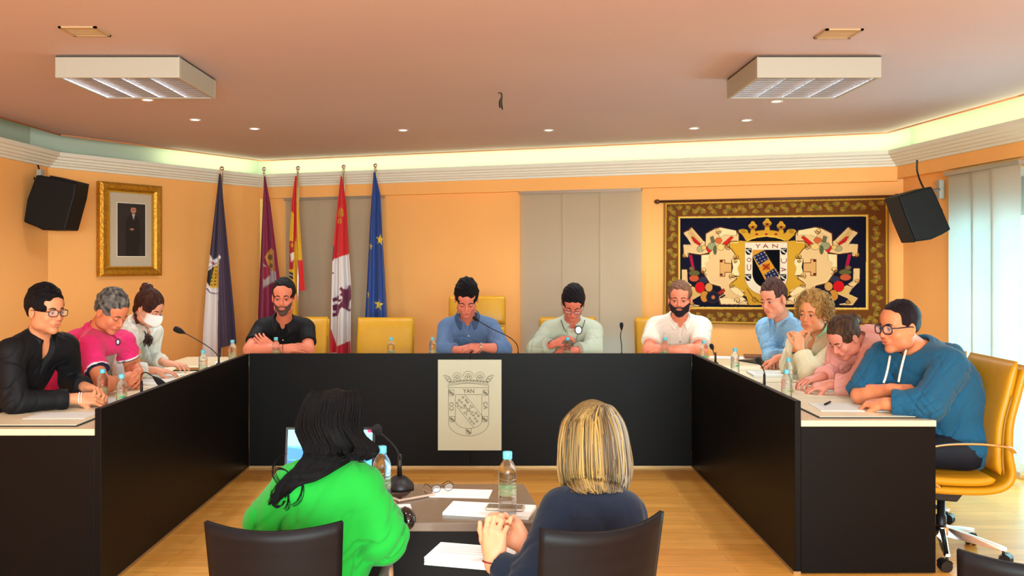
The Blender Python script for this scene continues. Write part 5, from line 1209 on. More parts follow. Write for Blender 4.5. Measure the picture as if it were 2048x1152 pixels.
        cutd = np.where(rad < 0.105, d, -1); G.D[q] = np.maximum(G.D[q], np.where(d > 0, cutd, np.maximum(cutd, -0.05))).astype(np.float32) if cl.get('clip', True) else G.D[q]
    # neck opening
    vd = cl.get('vdeep', 0.10); nk = cl.get('nk', 0.060)*B; nu_ = nrm(nb-N_)
    G.add([rc(N_+nu_*0.02-fwd*0.0, N_+nu_*0.16, nk, nk*1.15, 0.006, True)])
    if vd > 0:
        base_f = N_+fwd*(0.085*B)+up*0.02; pt = base_f-up*vd+fwd*0.035*B
        for t in np.linspace(0, 1, 7): c = base_f*(1-t)+pt*t+fwd*0.02; r_ = (cl.get('vwide', 0.042)*(1-t)+0.004); G.add([el(c, (r_, 0.05, r_*1.2+0.012), T, 0.004, True)])
    Vc, Qc = big_parts(*G.mesh(), 0.03); del G
    cc_ = np.tile(np.array(lin(*cl['col'])), (len(Vc), 1)).astype(np.float32)
    if cl.get('paint'): cl['paint'](Vc, cc_, dict(T=T, N=N_, up=up, fwd=fwd, right=right, L=L, B=B, hd=hd, pel=pel))
    shirt = color_mesh(cl.get('name', 'shirt'), Vc+off, Qc, cc_, cl.get('mat', m_cloth), root)
    # collar
    if cl.get('collar'):
        w0 = cl.get('cw', 0.036); cr = cl.get('cr', 0.068)*B; g = MB(); ax = nrm(nu_*0.6+up*0.4); cx_ = nrm(right-ax*(right@ax)); cy_ = np.cross(ax, cx_); 
        if cy_@fwd < 0: cy_ = -cy_
        gap = cl.get('gap', 0.45); c0 = N_+ax*cl.get('cz', 0.062)*B+fwd*0.008
        def f(u, v):
            a = math.pi/2+gap+(2*math.pi-2*gap)*u; e = math.exp(-(min(u, 1-u)/0.07)**2); r = cr*(1-0.03*v)+0.020*B*v*v+0.004; tip = e*v
            return Vector(c0+(cx_*math.cos(a)+cy_*math.sin(a))*(r+0.014*tip+0.010*math.sin(a)*B)-ax*(w0*v*(1+0.7*e)-0.006+0.02*max(0, math.sin(a))*B)+off)
        g.grid(f, 60, 8); g.build('collar', cl.get('colm', mat('collar_%02x%02x%02x' % tuple(cl.get('ccol', cl['col'])), lin(*cl.get('ccol', cl['col'])), 0.8)), shirt, solid=0.0035)
    for k, t in enumerate(cl.get('buttons', ())):
        g = MB(); g.sphere((0, 0, 0), (0.0065, 0.0065, 0.003)); b_ = g.build('button', mat('button_%s' % cl.get('bname', 'pale'), lin(*cl.get('bcol', (220, 220, 215))), 0.3), shirt)
        c_ = N_+fwd*(0.10*B)-up*t; ray = [c_+fwd*d_ for d_ in np.linspace(0.14, -0.06, 100)]; W_ = np.array(ray, np.float32); dd_ = evalf(CP, W_[:, 0], W_[:, 1], W_[:, 2]); i_ = int(np.argmax(dd_ < 0.001)); b_.location = Vector(ray[i_]+off); b_.rotation_euler = Vector(fwd).to_track_quat('Z', 'Y').to_euler()
    # ---- trousers and shoes
    TP = [el(pel+np.array([0, 0, 0.0]), (0.178*B, 0.135*B, 0.10*B), T, 0.05)]
    for s in (-1, 1): TP += [rc(pel+rl*0.08*s*B, kn[s], 0.092*B, 0.066*B, 0.04), rc(kn[s], an[s]+np.array([0, 0, 0.02]), 0.064*B, 0.050*B, 0.02)]
    lo, hi = bbox(TP); G = Grid(lo, hi, 0.012); G.add(TP); G.displace(fold_fn(3, 0.004, 40), 0.03); Vt, Qt = G.mesh()
    color_mesh('trousers', Vt+off, Qt, np.tile(np.array(lin(*o.get('trousers', (30, 32, 44)))), (len(Vt), 1)), m_sat, root)
    for s in (-1, 1):
        SP = [rc(an[s]-np.array([0, 0, 0.04])-fl*0.02, an[s]-np.array([0, 0, 0.062])+fl*0.16, 0.040, 0.036, 0.02), rc(an[s], an[s]-np.array([0, 0, 0.03]), 0.044, 0.044, 0.02)]
        lo, hi = bbox(SP); G = Grid(lo, hi, 0.009); G.add(SP); G.cut((0, 0, 0.002), (0, 0, -1)); Vt, Qt = G.mesh(); color_mesh('shoe', Vt+off, Qt, np.tile(np.array(lin(24, 22, 24)), (len(Vt), 1)), m_sat, root)
    # ---- hair
    hr = o.get('hair')
    if hr and hr.get('cap', True):
        t = hr.get('t', 0.012); top = hr.get('top', 0.012); zl = hr.get('zl', 0.0); bk = hr.get('back', 0.6); fr = hr.get('front', 0.0); am = hr.get('amp', 0.003); rough = hr.get('freq', 90); sd = hr.get('seed', 1)
        def hf(X, Y, Z):
            x, y, z = hd.loc(X, Y, Z); m = float(np.mean(hs))
            k0 = np.sqrt((x/(0.073+t))**2+((y+0.014)/(0.092+t))**2+((z-0.040)/(0.082+t+top))**2); k1 = np.sqrt((x/(0.073+t)**2)**2+((y+0.014)/(0.092+t)**2)**2+((z-0.040)/(0.082+t+top)**2)**2)
            d = k0*(k0-1)/np.maximum(k1, 1e-6)
            nz = np.sin(x*rough+3*np.sin(z*40+sd)+sd)*np.sin(y*rough*0.5+2*np.sin(x*50)+sd*2)+0.5*np.sin((x+y)*rough*1.7+sd*3+4*np.sin(z*33)); d = d-am*nz
            kf = np.sqrt((x/(0.066+hr.get('fw', 0)))**2+((y-0.125)/0.092)**2+((z+0.020-fr)/(0.098))**2); kf1 = np.sqrt((x/0.066**2)**2+((y-0.125)/0.092**2)**2+((z+0.020-fr)/0.098**2)**2); f = kf*(kf-1)/np.maximum(kf1, 1e-6)
            d = np.maximum(d, -f-am*0.35*nz); low = zl+bk*np.minimum(y+0.01, 0)+0.018*np.exp(-((y+0.008)/0.022)**2)*(np.abs(x) > 0.05); low = np.maximum(low, hr.get('zmin', -0.075))
            return np.maximum(d, (low-z))*m
        a = hd.c-0.16; b_ = hd.c+0.17; hp = [Prim('fn', 0.0, hf, box=(a, b_))]; G = Grid(a, b_, 0.004); G.D[:] = hf(*G.axes((slice(None),)*3)).astype(np.float32)
        if hr.get('more'): G.add(hr['more'](hd))
        Vh, Qh = big_parts(*G.mesh()); c1 = np.array(lin(*hc)); ch_ = np.tile(c1, (len(Vh), 1)).astype(np.float32)
        if hr.get('mix'):
            x, y, z = hd.loc(Vh[:, 0], Vh[:, 1], Vh[:, 2]); w = 0.5+0.5*np.sin(x*110+2*np.sin(z*60)+y*40)*np.sin(z*70+y*120+2*np.sin(x*90)); ch_ = ch_*(1-w[:, None]*hr.get('mixa', 0.7))+np.array(lin(*hr['mix']))*w[:, None]*hr.get('mixa', 0.7)
        hair = color_mesh('hair', Vh+off, Qh, ch_, mat('hair_short', (1, 1, 1), 0.55, attr='Col', bump=1.0, bscale=170, stretch=(1, 1, 0.35), spec=0.15), body)
    if o.get('beard'):
        bd = o['beard']
        def bf(X, Y, Z):
            x, y, z = hd.loc(X, Y, Z); m = float(np.mean(hs)); d = evalf(HP, X, Y, Z)-bd.get('t', 0.006)*m-0.0015*np.sin(x*190)*np.sin(z*170+y*60)
            upper = np.where(np.abs(x) < 0.034, -0.047-0.0*x, -0.047+(np.abs(x)-0.034)*bd.get('rise', 1.2)); d = np.maximum(d, (z-np.minimum(upper, bd.get('zt', -0.005)))*m)
            mo = np.sqrt((x/0.023)**2+((z+0.063)/0.0095)**2); d = np.maximum(d, (1-mo)*0.01*(y > 0.05)); d = np.maximum(d, (bd.get('y0', 0.0)-y)*m); nose = np.sqrt((x/0.016)**2+((z+0.032)/0.014)**2); d = np.maximum(d, (1-nose)*0.012); return d
        a = hd.c-0.15; b_ = hd.c+0.15; G = Grid(a, b_, 0.004); G.D[:] = bf(*G.axes((slice(None),)*3)).astype(np.float32); Vh, Qh = big_parts(*G.mesh(), 0.1)
        color_mesh('beard', Vh+off, Qh, np.tile(np.array(lin(*bd['col'])), (len(Vh), 1)), mat('hair_short', (1, 1, 1), 0.6, attr='Col'), body)
    if o.get('glasses'):
        gl = o['glasses']; gm = mat('spectacle_frame_%02x' % gl['col'][0], lin(*gl['col']), 0.35); g = MB(); w_, h_ = gl.get('w', 0.025), gl.get('h', 0.017); y0 = gl.get('y', 0.104)
        for s in (-1, 1):
            q = [];
            for t in range(20):
                a = t/20*6.283; ca, sa = math.cos(a), math.sin(a); q.append(Vector(hd.w(s*0.033+w_*math.copysign(abs(ca)**0.7, ca), y0-0.010*abs(s*0.033+w_*ca)/0.06, -0.002+h_*math.copysign(abs(sa)**0.7, sa))+off))
            g.tube(q, gl.get('r', 0.0020), 6, closed=True); g.tube(smoothpath([Vector(hd.w(s*(0.033+w_), y0-0.010, 0.006)+off), Vector(hd.w(s*0.074, 0.07, 0.006)+off), Vector(hd.w(s*0.081, 0.0, 0.008)+off), Vector(hd.w(s*0.080, -0.020, -0.004)+off)], 5), gl.get('r', 0.002), 6)
            lens_ = MB().add(q, [tuple(range(20))]); 
            if s < 0: l1 = lens_
            else: l2 = lens_
        g.tube([Vector(hd.w(-0.009, y0-0.001, 0.003)+off), Vector(hd.w(0, y0+0.002, 0.006)+off), Vector(hd.w(0.009, y0-0.001, 0.003)+off)], gl.get('r', 0.002), 6)
        go = g.build('spectacles', gm, body)
        for l_ in (l1, l2): l_.build('lens', m_clear, go)
    return root, dict(hd=hd, off=off, T=T, N=N_, up=up, fwd=fwd, right=right, L=L, shirt=shirt, body=body, CP=CP, torso=torso, chest=chest, mid=mid, sw=sw, B=B, HP=HP, pel=pel)
def inner_top(c, name, col, inf=0.004, dp=0.03):
    """the top worn under an open jacket, ending below the throat"""
    B = c['B']; P = []; c['torso'](inf*0.4, P); P = P[1:]
    lo, hi = bbox(P); G = Grid(lo, hi, 0.0055); G.add(P); a = c['N']+c['fwd']*0.07-c['up']*dp; G.cut(a, c['up']*0.8+c['fwd']*0.6); Vt, Qt = G.mesh()
    return color_mesh(name, Vt+c['off'], Qt, np.tile(lin(*col), (len(Vt), 1)), m_cloth, c['shirt'])
def push_out(ctx, P, gap=0.006, d0=(0, -1, 0.25)):
    """lift the points of a lock so that it lies on the clothing instead of inside it"""
    P = np.array(P, float); d0 = nrm(d0)
    for _ in range(8):
        d = evalf(ctx['CP'], P[:, 0].astype(np.float32), P[:, 1].astype(np.float32), P[:, 2].astype(np.float32)); P = P+np.maximum(gap-d, 0)[:, None]*d0*1.1
    return P
def band(label, ctx, p, d, r, w, m, parent='body', name='bracelet', flat=1.0):
    """ring round a wrist at world point p, axis d"""
    d = Vector(d).normalized(); a = d.orthogonal().normalized(); b = d.cross(a); q = [Vector(p)+Vector(ctx['off'])+(a*math.cos(t/16*6.283)+b*math.sin(t/16*6.283))*r for t in range(16)]
    g = MB(); g.tube(q, w, 6, closed=True); x = g.build(name, m, ctx[parent])
    if label: x['label'] = label
    return x
# ================================================================ WHO SITS WHERE
def A(px, py, Y): return np.array(at(px, py, Y))
def strands(name, paths, rad, cols, material, parent, n=5, taper=0.3):
    """tapered locks as one mesh; paths: list of (k,3) arrays, rad: radius each, cols: colour each"""
    VV = []; QQ = []; CC = []; o = 0; ang = np.arange(n)*2*math.pi/n
    for P, r, c in zip(paths, rad, cols):
        P = np.asarray(P); k = len(P); t = np.gradient(P, axis=0); t /= np.maximum(np.linalg.norm(t, axis=1)[:, None], 1e-9); ref = np.array([0.3, 0.5, 0.81]); a = np.cross(t, ref); a /= np.maximum(np.linalg.norm(a, axis=1)[:, None], 1e-9); b = np.cross(t, a)
        u = np.linspace(0, 1, k); rr = r*(taper+(1-taper)*np.sin(np.pi*np.clip(u*0.85+0.15, 0, 1))**0.7)
        V = P[:, None, :]+rr[:, None, None]*(a[:, None, :]*np.cos(ang)[None, :, None]+b[:, None, :]*np.sin(ang)[None, :, None]); VV.append(V.reshape(-1, 3))
        i = np.arange(k-1)[:, None]*n; j = np.arange(n)[None, :]; j2 = (j+1) % n; QQ.append(np.stack([i+j, i+j2, i+n+j2, i+n+j], -1).reshape(-1, 4)+o); o += k*n; CC.append(np.tile(c, (k*n, 1)))
    return color_mesh(name, np.concatenate(VV), np.concatenate(QQ), np.concatenate(CC), material, parent)
m_strand = mat('hair_locks', (1, 1, 1), 0.42, attr='Col', spec=0.4)
def bez(P, k=12):
    return np.array([tuple(p) for p in smoothpath([tuple(q) for q in P], max(2, k//max(1, len(P)-1)))])
BV = 0.005
# ---- left side of the room
BLK = (16, 16, 20)
def paint_open(Vc, cc, g): pass
person('person', 'seated man with glasses and open black shirt at the near end of the left desk', dict(
    head=A(91, 622, 4.95), az=64, pitch=4, hs=(1.0, 1.02, 1.0), neck=(-2.405, 5.01, 1.115), shR=(-2.47, 4.84, 1.06), shL=(-2.33, 5.17, 1.06), elR=(-2.42, 4.80, 0.815), wrR=A(152, 797, 4.96), elL=(-2.36, 5.30, 0.86), wrL=A(172, 775, 5.08),
    pelvis=(-2.70, 5.12, 0.56), legs=(1, 0.05), hairc=(14, 12, 16), skin=(222, 146, 106), arm=1.0, hair=dict(t=0.013, top=0.016, front=0.012, bk=0.6, zl=0.004, seed=2), glasses=dict(col=(48, 22, 34), r=0.0022), stubble=((160, 100, 80), 0.25),
    handR=dict(d=(0.95, 0.30, -0.02), n=(0.2, -0.7, 0.7), curl=0.75, thumb=0.5), handL=dict(d=(0.85, -0.35, -0.05), n=(0.1, 0.5, 0.85), curl=0.7),
    cloth=dict(col=BLK, sleeve=0.93, inf=0.014, th=0.017, vdeep=0.16, vwide=0.04, collar=True, cz=0.060, gap=0.6, cw=0.050, ccol=BLK, mat=m_sat, seed=4, cuff=True), trousers=(22, 22, 30)))
ctxs = {}
def PP(key, label, o): r, c = person('person', label, o); ctxs[key] = c; return r
root1 = [o for o in bpy.data.objects if o.get('category') == 'person'][0]
body1 = [o for o in root1.children if o.name.startswith('body')][0]; off1 = -np.array([-2.70, 5.12, 0.0])
m_wband = mat('white_band', lin(236, 230, 214), 0.5)
for i, q in enumerate((0.0, 0.012)):
    c = dict(off=off1, body=body1); p = A(152, 797, 4.96)+np.array([0.016+q, 0.005, 0]); o_ = band('white cord bracelet' if i == 0 else None, c, p, (0.95, 0.3, 0), 0.031, 0.003, m_wband)

PINK = (232, 48, 116); WH = (232, 232, 228)
def paint_pink(Vc, cc, g):
    for s in 'LR':
        sh, e_ = g['L']['sh'+s], g['L']['el'+s]; d = nrm(e_-sh); t = (Vc-sh)@d; r = np.linalg.norm(Vc-sh-t[:, None]*d, axis=1); Lg = np.linalg.norm(e_-sh)*0.62
        m = (r < 0.10) & (t > Lg-0.016) & (t < Lg-0.006); cc[m] = lin(*WH); m = (r < 0.10) & (t >= Lg-0.006); cc[m] = lin(40, 24, 60)
PP('L2', 'grey haired man in a bright pink polo shirt looking down at the left desk', dict(
    head=A(222, 624, 5.72), az=66, pitch=30, hs=(1.04, 1.04, 1.03), neck=(-2.44, 5.79, 1.085), shR=(-2.38, 5.58, 1.02), shL=(-2.31, 5.93, 1.02), elR=(-2.23, 5.42, 0.815), wrR=(-2.20, 5.64, 0.83), elL=(-2.27, 5.97, 0.85), wrL=(-2.17, 5.80, 0.85),
    pelvis=(-2.74, 5.86, 0.56), legs=(1, 0.05), hairc=(44, 42, 46), skin=(222, 132, 92), arm=1.08, closed=True, cvox=0.0036, browc=(60, 48, 44), hunch=0.06, belly=0.02, jaw=1.05,
    hair=dict(t=0.011, top=0.014, front=0.016, seed=7, mix=(150, 144, 136), mixa=0.75, amp=0.004), stubble=((176, 110, 86), 0.3),
    handR=dict(d=(0.35, 0.9, 0.1), n=(0.6, -0.3, 0.7), curl=0.6), handL=dict(d=(0.3, -0.9, -0.1), n=(0.7, 0.3, 0.6), curl=0.6),
    cloth=dict(col=PINK, sleeve=0.31, inf=0.014, th=0.022, vdeep=0.09, vwide=0.03, collar=True, ccol=(226, 44, 112), paint=paint_pink, seed=9, amp=0.006), trousers=(60, 70, 100)))
g = MB(); c = ctxs['L2']; p0 = Vector(A(235, 684, 5.60)+c['off']); g.sphere((0, 0, 0), (0.016, 0.004, 0.021), 0, 20); o_ = g.build('chest_crest', mat('crest_dark', lin(46, 28, 60), 0.5), c['shirt'])
def stick_on(ctx, o, px, py, Ya=-0.25, Yb=0.25, Y=5.6, lift=0.003):
    """put a small object on the shirt where the line through a photographed point first meets it"""
    ob = ctx['shirt']; me = ob.data; n = len(me.vertices); co = np.empty(n*3, np.float32); me.vertices.foreach_get('co', co); co = co.reshape(-1, 3)-ctx['off']
    d = np.array([(px-HX)/F, 1, (HY-py)/F]); q = co-np.array([0, 0, CH]); t = q[:, 1]; e = np.hypot(q[:, 0]-d[0]*t, q[:, 2]-d[2]*t); m = e < 0.012
    yy = t[m].min() if m.any() else Y; p = np.array([0, 0, CH])+d*(yy-lift); o.location = Vector(p+ctx['off'])
stick_on(c, o_, 236, 684)
g = MB(); g.sphere((0, 0, 0), (0.009, 0.004, 0.014), 0, 16); o2 = g.build('crest_centre', mat('crest_white', lin(226, 214, 220), 0.5), o_); o2.location = (0, -0.0015, 0)

# woman with face mask
def bunmore(hd): 
    P = [hd.e((0, -0.075, 0.118), (0.034, 0.034, 0.030), 0.02), hd.e((0.015, -0.09, 0.135), (0.020, 0.022, 0.018), 0.01), hd.e((-0.012, -0.062, 0.145), (0.018, 0.02, 0.014), 0.008), hd.e((0.01, -0.10, 0.105), (0.02, 0.018, 0.018), 0.008)]
    P += [hd.e((0.0, -0.075, -0.045), (0.045, 0.03, 0.035), 0.03)]; return P
PP('L3', 'woman with white face mask and brown hair bun typing on the left desk', dict(
    head=A(297, 617, 6.42), az=74, pitch=26, hs=(0.96, 0.96, 0.96), neck=(-2.46, 6.50, 1.085), shR=(-2.43, 6.33, 1.035), shL=(-2.38, 6.63, 1.035), elR=(-2.40, 6.14, 0.825), wrR=A(309, 741, 6.28), elL=(-2.44, 6.74, 0.85), wrL=A(333, 727, 6.55),
    pelvis=(-2.72, 6.52, 0.56), legs=(1, 0.05), b=0.92, hairc=(50, 28, 26), skin=(226, 156, 124), closed=True, nk=0.048, hunch=0.05, hair=dict(t=0.014, top=0.010, front=0.012, bk=0.75, zl=-0.01, zmin=-0.09, seed=3, mix=(92, 56, 40), mixa=0.6, more=bunmore),
    handR=dict(d=(0.95, 0.25, -0.05), n=(0, -0.1, 1), curl=0.35, sp=0.16), handL=dict(d=(0.97, -0.1, -0.02), n=(0, 0, 1), curl=0.35, sp=0.16),
    cloth=dict(col=(226, 230, 222), sleeve=0.86, inf=0.016, th=0.020, vdeep=0.07, collar=True, cz=0.08, ccol=(228, 232, 224), seed=12, amp=0.006, cuff=True), trousers=(40, 50, 80)))
c = ctxs['L3']; hd = c['hd']; rnd = random.Random(4)
def mask(u, v):
    a = (u-0.5)*2; x = a*0.066; z = 0.004-0.098*v; bulge = 1-abs(a)**1.6; y = 0.066+0.060*bulge*(1-0.30*(2*v-1)**2)-0.03*abs(a)**3+0.012*math.exp(-(a/0.15)**2)*(1-v)
    z += 0.018*abs(a)*(0.5-v)*2*-1*0.9 if False else -0.0; zc = -0.045; z = zc+(z-zc)*(1-0.35*abs(a)**1.5); return Vector(hd.w(x, y+0.006, z)+c['off'])
g = MB(); g.grid(mask, 30, 16); mk = g.build('face_mask', mat('mask_white', lin(236, 234, 230), 0.8, bump=0.1, bscale=300), c['body'], solid=0.002)
g = MB()
for s in (-1, 1):
    for z0 in (-0.012, -0.075): g.tube(smoothpath([Vector(hd.w(s*0.066, 0.060, z0)+c['off']), Vector(hd.w(s*0.082, 0.02, -0.02+z0*0.3)+c['off']), Vector(hd.w(s*0.088, -0.018, 0.0+z0*0.4)+c['off'])], 5), 0.0016, 6)
g.build('ear_loops', m_wband, mk)
ps = []; cs = []; rs = []
for i in range(70):
    x0 = rnd.uniform(-1, 1); P = [hd.w(0.05+0.02*x0, -0.05+0.03*rnd.random(), -0.06), hd.w(0.03+0.03*x0, 0.00, -0.12), hd.w(0.0+0.03*x0, 0.05+0.02*x0, -0.165+rnd.uniform(-.01, .01)), hd.w(-0.01+0.03*x0, 0.075+0.03*rnd.uniform(-1, 1), -0.20+rnd.uniform(-.02, .02)), hd.w(-0.01+0.035*x0, 0.08+0.035*rnd.uniform(-1, 1), -0.235+rnd.uniform(-.02, .02))]
    ps.append(bez(P, 16)+c['off']); rs.append(0.004); cs.append(np.array(lin(54, 30, 26))*rnd.uniform(0.7, 1.7))
strands('ponytail', ps, rs, cs, m_strand, c['body'])
ps = []; cs = []; rs = []
for i in range(46):
    a = rnd.uniform(0, 6.28); r_ = rnd.uniform(0.022, 0.04); t = np.linspace(0, rnd.uniform(2, 5), 14); cc3 = np.array([0, -0.078, 0.122]); ax = nrm([rnd.gauss(0, 1), rnd.gauss(0, 1), rnd.gauss(0, .7)]); b1 = nrm(np.cross(ax, [0.2, 0.9, 0.3])); b2 = np.cross(ax, b1)
    q = cc3+(b1*np.cos(t+a)[:, None]+b2*np.sin(t+a)[:, None])*r_; ps.append(np.array([hd.w(*p)+c['off'] for p in q])); rs.append(0.0045); cs.append(np.array(lin(70, 38, 30))*rnd.uniform(0.6, 1.7))
strands('hair_bun', ps, rs, cs, m_strand, c['body'])

# ---- back row
def collar_open(*a): pass
PP('B1', 'man in a black polo shirt with greying beard, arms crossed, in front of the flags', dict(
    head=A(568, 595, 7.42), az=3, pitch=6, hs=(1.12, 1.12, 1.17), neck=A(568, 643, 7.60), shR=A(524, 657, 7.62), shL=A(612, 657, 7.62), elR=A(499, 699, 7.42), elL=A(617, 699, 7.44), wrR=A(563, 698, 7.31), wrL=A(546, 697, 7.36),
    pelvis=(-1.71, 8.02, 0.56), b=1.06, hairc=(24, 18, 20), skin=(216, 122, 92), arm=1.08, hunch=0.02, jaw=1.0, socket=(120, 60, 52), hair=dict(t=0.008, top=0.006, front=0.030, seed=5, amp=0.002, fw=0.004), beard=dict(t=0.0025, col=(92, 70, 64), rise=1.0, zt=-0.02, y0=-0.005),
    handR=dict(d=(0.97, 0.05, 0.12), n=(0.05, -0.75, 0.65), curl=0.30, sp=0.05), handL=dict(d=(-0.80, 0.0, 0.62), n=(-0.2, -0.95, 0.1), curl=0.35, sp=0.06),
    cloth=dict(col=(14, 13, 17), sleeve=0.34, inf=0.016, th=0.019, vdeep=0.09, vwide=0.03, collar=True, ccol=(16, 15, 19), mat=m_sat, seed=5, buttons=(0.10,))))
band('dark red cord bracelet', ctxs['B1'], A(567, 697, 7.31), (1, 0, 0.1), 0.031, 0.0022, mat('red_cord', lin(120, 20, 30), 0.6))
PP('B2', 'man in a blue shirt looking down, hands clasped behind the crest plaque', dict(
    head=A(933, 598, 7.40), az=2, pitch=33, hs=(1.10, 1.10, 1.15), neck=A(936, 640, 7.60), shR=A(893, 657, 7.62), shL=A(982, 657, 7.62), elR=A(888, 701, 7.44), elL=A(1006, 699, 7.42), wrR=A(921, 700, 7.32), wrL=A(964, 694, 7.30),
    pelvis=(-0.15, 8.02, 0.56), b=1.06, hairc=(16, 12, 16), skin=(214, 122, 98), closed=True, hunch=0.04, arm=1.05, hair=dict(t=0.013, top=0.022, front=0.008, seed=11, amp=0.004),
    handR=dict(d=(0.85, -0.15, 0.25), n=(-0.2, -0.6, 0.75), curl=0.8), handL=dict(d=(-0.93, -0.2, 0.08), n=(0.0, -0.45, 0.9), curl=0.55, sp=0.04),
    cloth=dict(col=(88, 112, 150), sleeve=0.84, sleeveL=0.72, inf=0.018, th=0.019, vdeep=0.05, vwide=0.02, collar=True, cz=0.08, cr=0.072, ccol=(58, 76, 108), seed=21, amp=0.006, buttons=(0.07, 0.20), bname='silver', bcol=(220, 224, 230), cuff=True)))
band('silver watch', ctxs['B2'], A(962, 694, 7.30), (1, 0, 0), 0.034, 0.006, mat('watch_metal', (0.7, 0.66, 0.55), 0.25, 1.0), name='wristwatch')
PP('B3', 'man in a pale grey jacket and reading glasses looking down at his bottle', dict(
    head=A(1146, 606, 7.42), az=-6, pitch=38, roll=4, hs=(1.08, 1.08, 1.10), neck=A(1144, 646, 7.60), shR=A(1098, 663, 7.62), shL=A(1186, 663, 7.62), elR=A(1073, 699, 7.46), elL=A(1186, 699, 7.44), wrR=A(1106, 689, 7.32), wrL=A(1148, 701, 7.30),
    pelvis=(0.66, 8.04, 0.56), b=1.04, hairc=(22, 16, 20), skin=(212, 116, 94), closed=True, hunch=0.05, hair=dict(t=0.012, top=0.014, front=0.006, seed=13, amp=0.002), glasses=dict(col=(60, 50, 60), r=0.0016, h=0.012, y=0.108),
    handR=dict(d=(0.72, -0.10, 0.50), n=(-0.5, -0.3, 0.75), curl=0.55), handL=dict(d=(-0.95, -0.15, 0.08), n=(0.1, -0.5, 0.85), curl=0.6),
    cloth=dict(col=(176, 182, 162), sleeve=0.90, inf=0.024, th=0.028, vdeep=0.20, vwide=0.05, seed=31, amp=0.006, name='jacket', cuff=True)))
c = ctxs['B3']; SP = []   # shirt under the jacket, glasses' dark cord
sh_ = inner_top(c, 'inner_shirt', (212, 206, 186), 0.006, 0.0)
ax = nrm(c['up']*0.8+c['fwd']*0.3); cy_ = nrm(c['fwd']-ax*(c['fwd']@ax)); cx_ = np.cross(cy_, ax)
def colf(u, v):
    a = math.pi/2+0.35+(2*math.pi-0.7)*u; e = math.exp(-(min(u, 1-u)/0.07)**2); return Vector(c['N']+ax*0.045+c['fwd']*0.01+(cx_*math.cos(a)+cy_*math.sin(a))*(0.070+0.020*v*v+0.012*e*v)-ax*(0.042*v*(1+0.8*e))+c['off'])
g = MB(); g.grid(colf, 60, 8); g.build('collar', mat('cream_collar', lin(222, 212, 186), 0.8), sh_, solid=0.003)
g = MB()
for s in (-1, 1): g.tube(smoothpath([Vector(A(1146+s*24, 640, 7.50)+c['off']), Vector(A(1146+s*19, 655, 7.42)+c['off']), Vector(A(1146+s*(14 if s < 0 else 12), 664, 7.40)+c['off'])], 6), 0.0035, 6)
cordo = g.build('neck_cord', m_black, c['body'])
g = MB(); q = [Vector(A(1157+7*math.cos(t/16*6.283), 660+8*math.sin(t/16*6.283), 7.385)+c['off']) for t in range(16)]; g.tube(q, 0.004, 6, closed=True); g.build('badge_frame', m_black, cordo)
g = MB(); g.add(q, [tuple(range(16))]); g.build('badge_face', mat('badge_white', lin(206, 214, 222), 0.3), cordo)
g = MB()
for i in range(2):
    q = A(1101+3*i, 686-i*2, 7.33)
for i, cl_ in enumerate(((60, 20, 50), (30, 30, 60))): band(None, c, A(1102+4*i, 690.5-2.4*i, 7.335), (0.72, -0.1, 0.5), 0.032, 0.0035, mat('cord_%d' % i, lin(*cl_), 0.6))
PP('B4', 'bearded man in a white short sleeved shirt sitting left of the tapestry', dict(
    head=A(1360, 599, 7.42), az=-15, pitch=4, hs=(1.12, 1.10, 1.06), neck=A(1358, 640, 7.58), shR=A(1312, 655, 7.60), shL=A(1403, 655, 7.60), elR=A(1297, 700, 7.42), elL=A(1399, 701, 7.42), wrR=A(1352, 704, 7.32), wrL=A(1335, 699, 7.37),
    pelvis=(1.50, 8.00, 0.56), b=1.08, hairc=(112, 74, 56), browc=(90, 54, 40), skin=(230, 136, 104), hunch=0.02, belly=0.03, arm=1.1, fat=0.003, hair=dict(t=0.009, top=0.014, front=0.020, seed=17, mix=(150, 110, 86), mixa=0.6, amp=0.003), beard=dict(t=0.008, col=(40, 34, 38), rise=0.9, zt=-0.015, y0=0.0),
    handR=dict(d=(0.95, 0.1, 0.05), n=(0, -0.7, 0.7), curl=0.5), handL=dict(d=(-0.92, -0.05, 0.10), n=(0, -0.6, 0.8), curl=0.5),
    cloth=dict(col=(232, 216, 200), sleeve=0.36, inf=0.018, th=0.030, vdeep=0.10, vwide=0.030, collar=True, gap=0.35, cw=0.022, ccol=(234, 220, 206), seed=41, amp=0.005, buttons=(0.12, 0.22), bname='dark', bcol=(60, 44, 40))))

# ---- right side
LB = (132, 178, 214)
PP('R1', 'young man in a light blue shirt turned to the left at the right corner', dict(
    head=A(1548, 600, 7.05), az=-54, pitch=10, roll=-4, hs=(1.08, 1.08, 1.12), neck=(2.19, 7.16, 1.06), shL=(2.235, 6.98, 1.0), shR=(2.10, 7.33, 1.01), elL=(2.13, 6.84, 0.84), wrL=(2.03, 6.76, 0.84), elR=(2.08, 7.08, 0.815), wrR=(2.05, 6.90, 0.82),
    pelvis=(2.44, 7.12, 0.56), legs=(-1, -0.1), b=1.04, hairc=(60, 36, 38), browc=(60, 34, 30), skin=(234, 148, 116), hunch=0.0, hair=dict(t=0.009, top=0.022, front=0.012, seed=23, amp=0.003, mix=(110, 72, 56), mixa=0.5, zl=0.018),
    handL=dict(d=(-0.6, 0.5, -0.3), n=(0, 0, 1), curl=0.6), handR=dict(d=(-0.3, -0.9, 0), n=(0, 0, 1), curl=0.6),
    cloth=dict(col=LB, sleeve=0.95, inf=0.020, th=0.026, vdeep=0.05, vwide=0.02, collar=True, cz=0.085, cr=0.074, cw=0.045, ccol=(150, 192, 224), seed=51, amp=0.007, cuff=True)))
